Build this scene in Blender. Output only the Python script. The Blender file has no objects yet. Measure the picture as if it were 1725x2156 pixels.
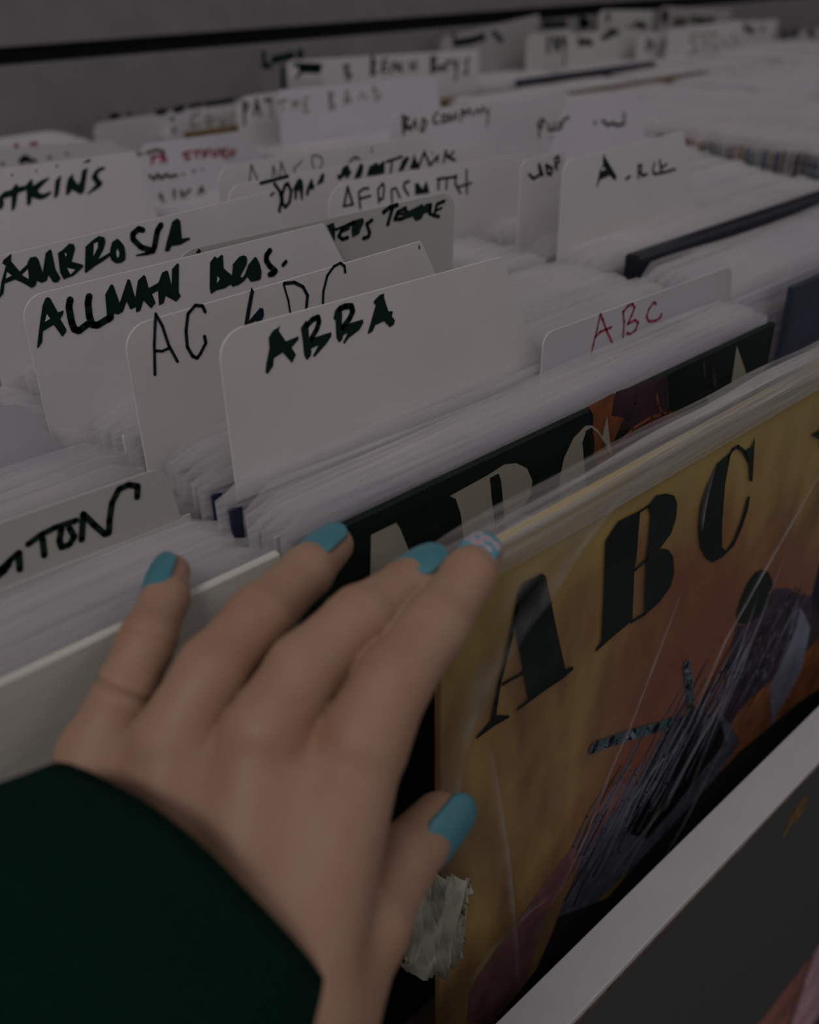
import bpy, bmesh, math, random
import numpy as np
from mathutils import Vector, Matrix
from mathutils.geometry import tessellate_polygon

# ------------------------------------------------------------------ camera, world, lights, exposure
SC = bpy.context.scene
COL = SC.collection
RND = random.Random(7)
W, H, F = 1725.0, 2156.0, 1983.0
VPU, VPV = np.array([2528.0, -1228.0, F]), np.array([58.0, 3322.0, F])
U = VPU / np.linalg.norm(VPU)                     # along the records (world X)
V = VPV - U * VPV.dot(U); V /= np.linalg.norm(V)  # down (world -Z)
D_ = np.cross(U, V)                               # away, into the bin (world Y)
OX, OY, OZ = 0.1746, 0.1784, 1.121                # camera place relative to the front record's corner

def cam2world(p):
    p = np.asarray(p, float)
    return Vector((float(U @ p) - OX, float(D_ @ p) - OY, OZ - float(V @ p)))
def dir2world(d):
    d = np.asarray(d, float)
    return Vector((float(U @ d), float(D_ @ d), -float(V @ d))).normalized()
def ray(px, py):
    return np.array([(px - W / 2) / F, (py - H / 2) / F, 1.0])
def at(px, py, dist):                             # a point at a given depth
    return cam2world(ray(px, py) * dist)
def on_y(px, py, y):                              # a point on the upright plane Y = y
    r = ray(px, py)
    return cam2world(r * ((y + OY) / float(D_ @ r)))

cam_d = bpy.data.cameras.new('camera'); cam = bpy.data.objects.new('camera', cam_d); COL.objects.link(cam)
cam_d.sensor_fit = 'VERTICAL'; cam_d.sensor_height = 36.0; cam_d.lens = 36.0 * F / H
cam_d.clip_start = 0.01
cam_d.dof.use_dof = True; cam_d.dof.focus_distance = 0.395; cam_d.dof.aperture_fstop = 6.6
xr, yu, zb = dir2world((1, 0, 0)), dir2world((0, -1, 0)), dir2world((0, 0, -1))
M = Matrix((xr, yu, zb)).transposed().to_4x4(); M.translation = Vector((-OX, -OY, OZ))
cam.matrix_world = M
SC.camera = cam

SC.view_settings.view_transform = 'Standard'; SC.view_settings.look = 'None'
SC.view_settings.exposure = 0.0; SC.view_settings.gamma = 1.0; SC.view_settings.use_curve_mapping = False
SC.cycles.transparent_max_bounces = 32
SC.cycles.max_bounces = 8
world = bpy.data.worlds.new('shop_light'); SC.world = world; world.use_nodes = True
world.node_tree.nodes['Background'].inputs[0].default_value = (0.98, 0.94, 0.98, 1)
world.node_tree.nodes['Background'].inputs[1].default_value = 0.165

def area(name, loc, target, sx, sy, power, col=(1, 0.962, 0.968)):
    l = bpy.data.lights.new(name, 'AREA'); l.shape = 'RECTANGLE'; l.size = sx; l.size_y = sy
    l.energy = power; l.color = col
    o = bpy.data.objects.new(name, l); COL.objects.link(o); o.location = loc
    o.rotation_euler = (Vector(target) - Vector(loc)).to_track_quat('-Z', 'Y').to_euler()
    return o
area('ceiling_tube_light', (-1.4, -0.5, 2.6), (0.1, 0.2, 0.95), 1.2, 0.35, 13.2)
area('ceiling_tube_light', (-0.7, 1.6, 2.7), (0.2, 0.5, 0.95), 1.2, 0.35, 12.0)
area('ceiling_tube_light', (1.6, -0.9, 2.7), (0.4, 0.2, 0.95), 1.2, 0.35, 4.6)

# ------------------------------------------------------------------ materials
def newmat(name):
    m = bpy.data.materials.new(name); m.use_nodes = True
    nt = m.node_tree; b = nt.nodes['Principled BSDF']
    return m, nt, b
def N(nt, t, **kw):
    n = nt.nodes.new(t)
    for k, v in kw.items(): setattr(n, k, v)
    return n
def ramp(nt, stops):
    r = N(nt, 'ShaderNodeValToRGB'); e = r.color_ramp.elements
    while len(e) < len(stops): e.new(0.5)
    for q, (p, c) in zip(e, stops): q.position = p; q.color = (*c, 1)
    return r
def plain(name, col, rough=0.6, noise=0.0, scale=40.0, spec=0.4, bump=0.0):
    m, nt, b = newmat(name)
    b.inputs['Roughness'].default_value = rough
    b.inputs['Specular IOR Level'].default_value = spec
    if noise > 0:
        tc = N(nt, 'ShaderNodeTexCoord'); no = N(nt, 'ShaderNodeTexNoise'); no.inputs['Scale'].default_value = scale
        no.inputs['Detail'].default_value = 5
        nt.links.new(tc.outputs['Object'], no.inputs['Vector'])
        r = ramp(nt, [(0.3, tuple(c * (1 - noise) for c in col)), (0.7, tuple(min(1, c * (1 + noise)) for c in col))])
        nt.links.new(no.outputs['Fac'], r.inputs[0]); nt.links.new(r.outputs[0], b.inputs['Base Color'])
        if bump:
            bp = N(nt, 'ShaderNodeBump'); bp.inputs['Strength'].default_value = bump; bp.inputs['Distance'].default_value = 0.001
            nt.links.new(no.outputs['Fac'], bp.inputs['Height']); nt.links.new(bp.outputs[0], b.inputs['Normal'])
    else:
        b.inputs['Base Color'].default_value = (*col, 1)
    return m
def objcol(name, rough, noise, scale, spec=0.3, attr=None):
    m, nt, b = newmat(name)
    b.inputs['Roughness'].default_value = rough; b.inputs['Specular IOR Level'].default_value = spec
    if attr:
        oi = N(nt, 'ShaderNodeAttribute', attribute_name=attr); src = oi.outputs['Color']
    else:
        oi = N(nt, 'ShaderNodeObjectInfo'); src = oi.outputs['Color']
    tc = N(nt, 'ShaderNodeTexCoord'); no = N(nt, 'ShaderNodeTexNoise'); no.inputs['Scale'].default_value = scale
    no.inputs['Detail'].default_value = 4
    nt.links.new(tc.outputs['Object'], no.inputs['Vector'])
    r = ramp(nt, [(0.25, (1 - noise,) * 3), (0.75, (1, 1, 1))])
    nt.links.new(no.outputs['Fac'], r.inputs[0])
    mx = N(nt, 'ShaderNodeMix', data_type='RGBA', blend_type='MULTIPLY'); mx.inputs[0].default_value = 1
    nt.links.new(src, mx.inputs[6]); nt.links.new(r.outputs[0], mx.inputs[7])
    nt.links.new(mx.outputs[2], b.inputs['Base Color'])
    return m
def plastic(name, lo, hi, tint=(0.8, 0.78, 0.8), rough=0.22, streak=None, bump=0.0, gloss=0.3, fade=False):
    """clear polythene: lets the view through, scatters a little white, shines at grazing angles"""
    m, nt, b = newmat(name); nt.nodes.remove(b)
    out = nt.nodes['Material Output']
    tr = N(nt, 'ShaderNodeBsdfTransparent'); tr.inputs[0].default_value = (0.97, 0.97, 0.98, 1)
    df = N(nt, 'ShaderNodeBsdfDiffuse'); df.inputs[0].default_value = (*tint, 1)
    tl = N(nt, 'ShaderNodeBsdfTranslucent'); tl.inputs[0].default_value = (*tint, 1)
    gl = N(nt, 'ShaderNodeBsdfGlossy'); gl.inputs['Roughness'].default_value = rough
    m1 = N(nt, 'ShaderNodeMixShader'); m1.inputs[0].default_value = 0.45
    m2 = N(nt, 'ShaderNodeMixShader'); m2.inputs[0].default_value = gloss
    m3 = N(nt, 'ShaderNodeMixShader')
    nt.links.new(df.outputs[0], m1.inputs[1]); nt.links.new(tl.outputs[0], m1.inputs[2])
    nt.links.new(m1.outputs[0], m2.inputs[1]); nt.links.new(gl.outputs[0], m2.inputs[2])
    lw = N(nt, 'ShaderNodeLayerWeight'); lw.inputs['Blend'].default_value = 0.35
    mr = N(nt, 'ShaderNodeMapRange'); mr.inputs['To Min'].default_value = lo; mr.inputs['To Max'].default_value = hi
    nt.links.new(lw.outputs['Facing'], mr.inputs['Value'])
    fac = mr.outputs[0]
    tc = N(nt, 'ShaderNodeTexCoord'); mp = N(nt, 'ShaderNodeMapping'); no = N(nt, 'ShaderNodeTexNoise')
    mp.inputs['Scale'].default_value = streak or (14, 14, 260); no.inputs['Scale'].default_value = 1.0; no.inputs['Detail'].default_value = 3
    nt.links.new(tc.outputs['Object'], mp.inputs[0]); nt.links.new(mp.outputs[0], no.inputs['Vector'])
    mr2 = N(nt, 'ShaderNodeMapRange'); mr2.inputs['From Min'].default_value = 0.3; mr2.inputs['From Max'].default_value = 0.7
    mr2.inputs['To Min'].default_value = 0.35; mr2.inputs['To Max'].default_value = 1.55
    nt.links.new(no.outputs['Fac'], mr2.inputs['Value'])
    mu = N(nt, 'ShaderNodeMath', operation='MULTIPLY', use_clamp=True)
    nt.links.new(fac, mu.inputs[0]); nt.links.new(mr2.outputs[0], mu.inputs[1])
    if fade:
        fa = N(nt, 'ShaderNodeAttribute', attribute_name='fade'); m4 = N(nt, 'ShaderNodeMath', operation='MULTIPLY', use_clamp=True)
        nt.links.new(mu.outputs[0], m4.inputs[0]); nt.links.new(fa.outputs['Fac'], m4.inputs[1]); mu = m4
    nt.links.new(mu.outputs[0], m3.inputs[0])
    nt.links.new(tr.outputs[0], m3.inputs[1]); nt.links.new(m2.outputs[0], m3.inputs[2])
    nt.links.new(m3.outputs[0], out.inputs['Surface'])
    if bump:
        bp = N(nt, 'ShaderNodeBump'); bp.inputs['Strength'].default_value = bump; bp.inputs['Distance'].default_value = 0.0015
        nt.links.new(no.outputs['Fac'], bp.inputs['Height'])
        nt.links.new(bp.outputs[0], gl.inputs['Normal']); nt.links.new(bp.outputs[0], df.inputs['Normal'])
    return m

M_INK = plain('black_marker_ink', (0.004, 0.017, 0.012), 0.55, spec=0.15)
M_INKB = plain('blue_black_pen_ink', (0.007, 0.014, 0.019), 0.5, spec=0.15)
M_RED = plain('red_pen_ink', (0.34, 0.035, 0.075), 0.5)
M_PALE = plain('faded_green_grey_ink', (0.27, 0.27, 0.22), 0.6)
M_MID = plain('worn_grey_ink', (0.085, 0.095, 0.075), 0.6)
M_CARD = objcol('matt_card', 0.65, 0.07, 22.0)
M_JACKET = objcol('printed_jacket', 0.5, 0.25, 9.0)
M_FARJACKET = objcol('printed_jacket_far', 0.5, 0.25, 9.0, attr='jacket_colour')
M_SLEEVE = plastic('milky_polythene', 0.46, 0.95, tint=(0.93, 0.9, 0.91), gloss=0.12)
M_CLEAR = plastic('clear_polythene', 0.0, 0.06, rough=0.16, streak=(9, 9, 30), bump=0.5)
M_LIP = plastic('creased_polythene', 0.25, 0.85, tint=(0.92, 0.9, 0.9), rough=0.2, streak=(10, 400, 260), bump=0.6)
M_CREASE_GLARE = plastic('polythene_crease_glare', 0.24, 0.5, tint=(0.9, 0.86, 0.86), rough=0.25, fade=True, streak=(60, 60, 60))
M_RAIL = plain('white_laminate', (0.47, 0.455, 0.465), 0.5, 0.03, 60)
M_BROWN = plain('brown_board_edge', (0.10, 0.06, 0.045), 0.8, 0.4, 300)
M_GREY = plain('grey_laminate', (0.068, 0.066, 0.065), 0.6, 0.14, 900)
M_WALL = plain('grey_wall_board', (0.20, 0.185, 0.19), 0.7, 0.08, 30)
M_DARK = plain('black_groove', (0.006, 0.012, 0.009), 0.8)
M_BOARD = plain('dark_brown_board', (0.035, 0.028, 0.024), 0.7, 0.2, 80)
M_FLOOR = plain('grey_floor', (0.10, 0.095, 0.09), 0.6, 0.2, 8)
M_STAIN = plain('amber_stain', (0.17, 0.10, 0.025), 0.5, 0.5, 200)
M_CLOTH = plain('black_knit', (0.0025, 0.0165, 0.0105), 0.95, 0.25, 700, spec=0.05, bump=0.3)

# ------------------------------------------------------------------ object helpers
def link(name, me, parent=None, mats=None):
    o = bpy.data.objects.new(name, me); COL.objects.link(o)
    if parent: o.parent = parent
    if mats and me is not None and len(me.materials) == 0:
        for m in (mats if isinstance(mats, (list, tuple)) else [mats]): me.materials.append(m)
    return o
def empty(name, loc=(0, 0, 0)):
    o = bpy.data.objects.new(name, None); COL.objects.link(o); o.location = loc; o.empty_display_size = 0.02
    return o
def tag(o, label=None, cat=None, group=None, kind=None):
    if label: o['label'] = label
    if cat: o['category'] = cat
    if group: o['group'] = group
    if kind: o['kind'] = kind
    return o
def mesh(name, verts, faces, smooth=False, mi=None):
    me = bpy.data.meshes.new(name); me.from_pydata([tuple(v) for v in verts], [], faces); me.update()
    if smooth: me.polygons.foreach_set('use_smooth', [True] * len(me.polygons))
    if mi: me.polygons.foreach_set('material_index', mi)
    return me
def box(name, x0, x1, y0, y1, z0, z1, bev=0.0, seg=2):
    bm = bmesh.new(); bmesh.ops.create_cube(bm, size=1)
    for v in bm.verts:
        v.co = Vector(((x0 + x1) / 2 + v.co.x * (x1 - x0), (y0 + y1) / 2 + v.co.y * (y1 - y0), (z0 + z1) / 2 + v.co.z * (z1 - z0)))
    if bev: bmesh.ops.bevel(bm, geom=bm.edges[:], offset=bev, segments=seg, affect='EDGES', profile=0.5)
    me = bpy.data.meshes.new(name); bm.to_mesh(me); bm.free()
    return me
def reparent_origin(o, loc):          # keep world-space mesh under an empty placed at loc
    o.data.transform(Matrix.Translation(-Vector(loc)))

class Print:
    """flat ink or paint lying on an upright plane Y = y, traced as polygons and strokes in the plane's X, Z"""
    def __init__(self, y, ox=0, oy=0, s=1.0):
        self.y, self.ox, self.oy, self.s = y, ox, oy, s
        self.v, self.f, self.m = [], [], []
        self.done = []
    def crop(self, ox, oy, w, full=1725.0):
        self.ox, self.oy, self.s = ox, oy, w / full; return self
    def pt(self, p):
        q = on_y(self.ox + p[0] * self.s, self.oy + p[1] * self.s, self.y); return (q.x, q.z)
    def scale(self, p):
        a, b = self.pt(p), self.pt((p[0], p[1] + 10)); c = self.pt((p[0] + 10, p[1]))
        return (math.hypot(a[0] - b[0], a[1] - b[1]) + 0.75 * math.hypot(a[0] - c[0], a[1] - c[1])) / 20
    def tri(self, pts2, mi, lift):
        b = len(self.v)
        self.v += [(x, self.y - lift, z) for x, z in pts2]
        for t in tessellate_polygon([[Vector((x, z, 0)) for x, z in pts2]]):
            self.f.append([b + i for i in t]); self.m.append(mi)
    def p(self, pts, mi=0, lift=0.0):
        self.tri([self.pt(q) for q in pts], mi, lift); return self
    def s_(self, pts, w, mi=0, lift=0.0, w1=None):
        P = [self.pt(q) for q in pts]
        k = self.scale(pts[len(pts) // 2]) * 0.57
        n = len(P); R = [k * (w + ((w1 if w1 is not None else w) - w) * i / max(1, n - 1)) for i in range(n)]
        for i, (x, z) in enumerate(P):
            self.tri([(x + R[i] * math.cos(a * math.pi / 5), z + R[i] * math.sin(a * math.pi / 5)) for a in range(10)], mi, lift)
        for i in range(n - 1):
            (x0, z0), (x1, z1) = P[i], P[i + 1]; L = math.hypot(x1 - x0, z1 - z0)
            if L < 1e-7: continue
            nx, nz = -(z1 - z0) / L, (x1 - x0) / L
            b = len(self.v)
            for (x, z, r, sg) in ((x0, z0, R[i], 1), (x0, z0, R[i], -1), (x1, z1, R[i + 1], -1), (x1, z1, R[i + 1], 1)):
                self.v.append((x + nx * r * sg, self.y - lift, z + nz * r * sg))
            self.f.append([b, b + 1, b + 2, b + 3]); self.m.append(mi)
        return self
    def split(self, gap):
        """one piece per word: faces whose boxes lie within gap of each other stay together"""
        P = np.array(self.v)[:, [0, 2]]; B = [(P[f].min(0), P[f].max(0)) for f in self.f]
        lo, hi = np.array([b[0] for b in B]), np.array([b[1] for b in B]); lab = -np.ones(len(B), int); n = 0
        for i in range(len(B)):
            if lab[i] >= 0: continue
            lab[i] = n; st = [i]
            while st:
                q = st.pop()
                near = np.where((lab < 0) & np.all(lo - gap < hi[q], 1) & np.all(hi + gap > lo[q], 1))[0]
                lab[near] = n; st += list(near)
            n += 1
        v0, f0, m0 = self.v, self.f, self.m
        self.done, self.v, self.f, self.m = [], [], [], []
        for g in range(n):
            ids = [i for i in range(len(f0)) if lab[i] == g]; us = sorted({k for i in ids for k in f0[i]}); mp = {k: q for q, k in enumerate(us)}
            self.done.append(([v0[k] for k in us], [[mp[k] for k in f0[i]] for i in ids], [m0[i] for i in ids]))
    def build(self, name, parent, mats, origin):
        for v, f, m in self.done + [(self.v, self.f, self.m)]:
            if f: o = link(name, mesh(name, [(x - origin[0], y - origin[1], z - origin[2]) for x, y, z in v], f, mi=m), parent, mats)
        return o

# ------------------------------------------------------------------ the setting: floor and wall
def struct(name, me, m):
    o = link(name, me, None, m); o['kind'] = 'structure'; return o
YW = 0.93
zg = (on_y(0, 132, YW + 0.0).z + on_y(850, 45, YW).z) / 2
struct('floor', box('floor', -2.5, 4.5, -2.0, 2.2, -0.05, 0.0), M_FLOOR)
wall = struct('wall_back', box('wall_back', -2.5, 4.5, YW + 0.02, YW + 0.06, 0.0, 2.6), M_DARK)
for nm, z0, z1 in (('board', 0.35, zg - 0.009), ('board', zg + 0.009, 1.9)):
    link(nm, box(nm, -2.5, 4.5, YW, YW + 0.02, z0, z1, 0.0015), wall, M_WALL)

# ------------------------------------------------------------------ the bin
def ztop(y): return 0.95
RH = 0.315
ZR, ZP = 0.733, 0.443
bin_ = empty('record_bin', (0.4, 0.0, ZP))
tag(bin_, 'long record bin with a white rail above a dark grey front panel', 'record bin')
def bpart(name, me, m, par=bin_):
    me.transform(Matrix.Translation(-Vector((0.4, 0.0, ZP)))); return link(name, me, par, m)
bpart('top_rail', box('top_rail', -1.2, 2.4, -0.0516, -0.030, ZR - 0.004, ZR, 0.0006), M_RAIL)
bpart('rail_edge', box('rail_edge', -1.2, 2.4, -0.0519, -0.0505, ZR - 0.0062, ZR - 0.0041), M_BROWN)
fp = bpart('front_panel', box('front_panel', -1.2, 2.4, -0.0512, -0.031, ZP, ZR - 0.0042, 0.0008), M_GREY)
st = Print(-0.0514)
st.p([(1697, 1676), (1702, 1683), (1694, 1703), (1682, 1722), (1676, 1730), (1668, 1732), (1664, 1741), (1650, 1764), (1646, 1762), (1660, 1734), (1667, 1715), (1682, 1693)])
so = st.build('chip_stain', bin_, M_STAIN, (0.4, 0.0, ZP)); so['label'] = 'amber drip stain'
bpart('bottom_board', mesh('bottom_board', [(-1.2, -0.03, 0.625), (2.4, -0.03, 0.625), (2.4, 0.2, 0.625), (-1.2, 0.2, 0.625), (-1.2, YW - .005, 0.625), (2.4, YW - .005, 0.625),
      (-1.2, -0.03, 0.605), (2.4, -0.03, 0.605), (2.4, YW - .005, 0.605), (-1.2, YW - .005, 0.605)],
      [(0, 1, 2, 3), (3, 2, 5, 4), (6, 9, 8, 7), (0, 6, 7, 1), (4, 5, 8, 9)]), M_BOARD)
SEC = {0: -0.343, 1: -0.022, 2: 0.302, 3: 0.725, 4: 1.07, 5: 1.435}      # left edge of each section
for x in (0.705, 1.05, 1.412):
    bpart('partition', box('partition', x, x + 0.006, -0.028, YW - 0.01, 0.64, 0.86, 0.001), M_BOARD)

# ------------------------------------------------------------------ ordinary records: jacket + outer sleeve
JW, JH, JT = 0.313, 0.311, 0.0032
def sleeve_mesh(seed, wid=0.322, top=0.322, t=0.0046, nx=26):
    r = random.Random(seed); ph = [r.uniform(0, 6.28) for _ in range(8)]; am = [r.uniform(0.3, 1) for _ in range(8)]
    zs = [0.0, 0.2, 0.28, 0.305, 0.312, 0.317, top]
    vs, fs = [], []
    for side in (-1, 1):
        b = len(vs)
        for k, z in enumerate(zs):
            g = max(0, (z - 0.28) / (top - 0.28))
            for i in range(nx):
                u = i / (nx - 1); x = (u - 0.5) * wid
                wv = sum(am[j] * math.sin(u * (5 + 6 * j) + ph[j + (0 if side < 0 else 4)]) for j in range(4)) * 0.25
                e = min(1.0, min(u, 1 - u) * 25)
                y = side * t / 2 * e + g * g * wv * 0.0016
                zz = z - (0.0022 * (0.5 + 0.5 * math.sin(u * 9 + ph[2 + (side > 0)])) * (k == len(zs) - 1))
                if k >= len(zs) - 3: zz -= 0.006 * max(0, 1 - min(u, 1 - u) * 40)
                vs.append((x, y, zz))
        for k in range(len(zs) - 1):
            for i in range(nx - 1):
                a = b + k * nx + i; fs.append((a, a + 1, a + nx + 1, a + nx) if side < 0 else (a, a + nx, a + nx + 1, a + 1))
    return vs, fs
SLV = []
for q in range(6):
    vs, fs = sleeve_mesh(q + 3); me = mesh('outer_sleeve', vs, fs, True); me.materials.append(M_SLEEVE); SLV.append((me, vs, fs))
JME = box('jacket', -JW / 2, JW / 2, -JT / 2, JT / 2, 0, JH, 0.0006, 1); JME.materials.append(M_JACKET)
jbm = bmesh.new(); jbm.from_mesh(JME); JV = [tuple(v.co) for v in jbm.verts]; JF = [[v.index for v in f.verts] for f in jbm.faces]; jbm.free()

PALE = [(0.62, 0.6, 0.61), (0.56, 0.53, 0.5), (0.66, 0.63, 0.66), (0.5, 0.48, 0.44), (0.6, 0.57, 0.62), (0.45, 0.44, 0.47)]
DARKC = [(0.03, 0.035, 0.07), (0.02, 0.022, 0.024), (0.16, 0.11, 0.05), (0.09, 0.09, 0.1), (0.13, 0.1, 0.15), (0.22, 0.17, 0.08), (0.06, 0.09, 0.12)]
def rcol():
    return RND.choice(PALE) if RND.random() < 0.62 else RND.choice(DARKC)

CARD_Y = []          # (y, section-overlap x0, x1) kept free of records
def free(y, x0, x1, gap=0.0031):
    return all(abs(y - cy) > gap or x1 < cx0 or x0 > cx1 for cy, cx0, cx1 in CARD_Y)

def record(x0, y, zb, col, label, group, sv):
    o = empty('vinyl_record', (x0 + JW / 2, y, zb)); tag(o, label, 'record', group)
    o.rotation_euler = (math.radians(RND.uniform(-0.08, 0.08)), 0, math.radians(RND.uniform(-0.12, 0.12)))
    j = link('jacket', JME, o); j.color = (*col, 1)
    link('outer_sleeve', SLV[sv][0], o)
    return o

# ------------------------------------------------------------------ divider cards
def card(y, TL, TR, label, col=(0.66, 0.62, 0.62), rl=0.010, rr=0.0015, fl=0.0, fr=0.033, body=None, name='divider_card', zbase=None, lean=0.0):
    a, b = on_y(*TL, y), on_y(*TR, y)
    zt = ztop(y) - 0.006 if zbase is None else zbase
    xl, xr_ = a.x, b.x
    if body is None: body = (xl - 0.004, xr_ + fr + 0.004)
    zb_ = ztop(y) - RH + 0.006
    def arc(c, r, a0, a1, n=6):
        return [(c[0] + r * math.cos(math.radians(a0 + (a1 - a0) * i / n)), c[1] + r * math.sin(math.radians(a0 + (a1 - a0) * i / n))) for i in range(n + 1)]
    ol = [(body[0], zb_), (body[1], zb_), (body[1], zt)]
    ol += [(xr_ + fr, zt)] + arc((xr_ - rr, b.z - rr), rr, 0, 90) + arc((xl + rl, a.z - rl), rl, 90, 180) + [(xl - fl, zt), (body[0], zt)]
    cl = []
    for q in ol:
        if not cl or math.hypot(q[0] - cl[-1][0], q[1] - cl[-1][1]) > 1e-5: cl.append(q)
    org = ((body[0] + body[1]) / 2, y, zb_)
    bm = bmesh.new()
    f0 = bm.faces.new([bm.verts.new((x - org[0], 0, z - org[2])) for x, z in cl])
    r = bmesh.ops.extrude_face_region(bm, geom=[f0])
    bmesh.ops.translate(bm, verts=[v for v in r['geom'] if isinstance(v, bmesh.types.BMVert)], vec=(0, 0.0009, 0))
    bmesh.ops.triangulate(bm, faces=bm.faces[:]); bmesh.ops.recalc_face_normals(bm, faces=bm.faces[:])
    me = bpy.data.meshes.new('card'); bm.to_mesh(me); bm.free(); me.materials.append(M_CARD)
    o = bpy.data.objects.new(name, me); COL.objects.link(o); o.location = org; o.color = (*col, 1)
    tag(o, label, 'divider card', 'lettered divider cards in the bin')
    CARD_Y.append((y, body[0], body[1]))
    return o, org
def lettering(co, y, fn, mats=None):
    o, org = co
    p = Print(y - 0.00025); fn(p)
    mats = mats or [M_INK]
    p.split(0.0042)
    return p.build('lettering', o, mats, org)

Y_ = {}
# --- ABC in red pen
c = card(0.081, (1146, 704), (1546, 558), 'translucent pale divider card lettered with three thin red letters', (0.53, 0.51, 0.53), rl=0.006, rr=0.008, fr=0.002)
def w_(p):
    p.crop(1200, 600, 240)
    p.s_([(465, 445), (420, 660), (360, 900), (330, 1045)], 26).s_([(465, 440), (500, 520), (560, 690), (645, 870)], 28).s_([(385, 790), (460, 710), (630, 640)], 30)
    p.s_([(810, 400), (825, 560), (810, 810)], 28)
    p.s_([(810, 410), (880, 320), (950, 285), (985, 340), (940, 460), (880, 590), (990, 530), (1040, 570), (1000, 680), (920, 750), (870, 725)], 30)
    p.s_([(1310, 285), (1275, 260), (1200, 370), (1165, 480), (1200, 550), (1300, 540), (1380, 490), (1388, 440)], 28)
lettering(c, 0.081, w_, [M_RED])
# --- ABBA
c = card(0.090, (458, 704), (1060, 540), 'white divider card with four thick black capitals, behind the two lettered covers', (0.67, 0.63, 0.615))
def w_(p):
    p.crop(540, 600, 320)
    p.p([(270, 455), (255, 520), (335, 640), (480, 580), (478, 620), (400, 710), (450, 790), (405, 885), (300, 765), (200, 830), (190, 920), (130, 1010), (105, 990), (115, 890), (150, 720), (140, 600), (190, 515), (240, 490)])
    p.p([(565, 400), (590, 440), (600, 640), (625, 750), (620, 800), (575, 855), (545, 800), (528, 640), (505, 490)])
    p.s_([(580, 455), (640, 390), (700, 365), (712, 420), (688, 500), (625, 610)], 60)
    p.p([(600, 620), (690, 585), (850, 535), (852, 580), (800, 660), (660, 820), (645, 800), (710, 680), (615, 725)])
    p.p([(945, 230), (975, 320), (970, 470), (985, 580), (975, 620), (940, 655), (910, 600), (900, 400), (875, 385), (895, 290)])
    p.s_([(950, 270), (1010, 242), (1080, 240), (1095, 300), (1060, 380), (985, 480)], 64)
    p.p([(970, 470), (1075, 430), (1210, 390), (1215, 430), (1170, 510), (1050, 600), (1000, 670), (985, 655), (1040, 540), (980, 575)])
    p.p([(1450, 95), (1452, 150), (1500, 300), (1550, 295), (1540, 360), (1575, 400), (1560, 450), (1515, 480), (1450, 410), (1350, 455), (1320, 525), (1275, 555), (1265, 545), (1300, 430), (1355, 230), (1330, 200), (1345, 170), (1400, 115)])
lettering(c, 0.090, w_)
# --- AC / DC
c = card(0.135, (258, 690), (890, 507), 'white divider card lettered in thin dark pen strokes, just behind the front white card', (0.66, 0.625, 0.605))
def w_(p):
    p.crop(300, 530, 480)
    p.s_([(100, 470), (90, 700), (95, 930)], 23).s_([(100, 470), (150, 560), (200, 710), (265, 830)], 23).s_([(105, 750), (150, 752), (200, 730)], 21)
    p.s_([(475, 455), (455, 410), (400, 405), (345, 470), (330, 600), (340, 720), (380, 790), (415, 805), (440, 770), (480, 690), (470, 640)], 25)
    p.p([(825, 265), (845, 300), (805, 525), (890, 425), (915, 430), (920, 480), (895, 545), (855, 555), (860, 520), (790, 575), (768, 580), (790, 440)])
    p.s_([(1070, 250), (1105, 370), (1128, 520)], 15).s_([(1075, 240), (1150, 232), (1215, 265), (1250, 330), (1240, 440), (1200, 500)], 23)
    p.s_([(1365, 440), (1370, 300), (1400, 180), (1450, 110), (1500, 85), (1530, 110), (1535, 155)], 19)
    p.s_([(2095, -45), (2098, -25)], 10)
lettering(c, 0.135, w_, [M_INKB])
# --- ALLMAN BROS.
c = card(0.193, (40, 628), (685, 470), 'white divider card with two thick black marker words, third of the white cards', (0.665, 0.625, 0.63))
def w_(p):
    p.crop(60, 520, 340)
    p.p([(205, 535), (230, 545), (315, 700), (375, 675), (370, 720), (340, 770), (405, 880), (400, 910), (362, 960), (270, 830), (155, 900), (145, 1020), (100, 1085), (92, 1070), (120, 830), (150, 630), (180, 550)])
    p.s_([(445, 565), (432, 640), (460, 800), (490, 880), (540, 895), (630, 825)], 74).s_([(648, 530), (636, 600), (650, 740), (680, 830), (740, 835), (860, 760)], 74)
    p.p([(880, 400), (905, 405), (975, 600), (1060, 345), (1085, 350), (1140, 545), (1170, 360), (1230, 300), (1250, 310), (1285, 440), (1390, 380), (1430, 270), (1480, 250), (1495, 270), (1530, 420), (1535, 235), (1590, 175), (1608, 180), (1605, 480), (1628, 525), (1580, 585), (1465, 520), (1445, 600), (1395, 625), (1385, 465), (1320, 500), (1358, 600), (1310, 658), (1230, 570), (1195, 680), (1150, 700), (1150, 640), (1090, 668), (1050, 580), (1010, 690), (960, 720), (915, 710), (910, 770), (865, 810), (840, 740), (820, 510)])
    p.p([(195, 715), (230, 765), (175, 800)], 1, 0.0001)
    p.crop(380, 500, 260)
    p.p([(480, 260), (515, 290), (575, 240), (595, 250), (605, 430), (720, 530), (735, 400), (728, 380), (820, 270), (880, 248), (920, 260), (935, 310), (925, 380), (840, 540), (860, 565), (900, 520), (950, 380), (1040, 270), (1065, 280), (1110, 370), (1135, 480), (1125, 580), (1090, 600), (985, 620), (935, 550), (890, 610), (820, 660), (730, 690), (705, 655), (620, 710), (510, 735), (425, 790), (410, 700), (415, 350)])
    p.p([(515, 540), (550, 580), (510, 635)], 1, 0.0001)
    p.s_([(1250, 185), (1205, 250), (1200, 320), (1250, 400), (1330, 470), (1300, 505), (1250, 515)], 76).s_([(1475, 340), (1435, 385)], 55)
M_CARDW = plain('white_card', (0.64, 0.60, 0.605), 0.65)
lettering(c, 0.193, w_, [M_INK, M_CARDW])
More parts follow.
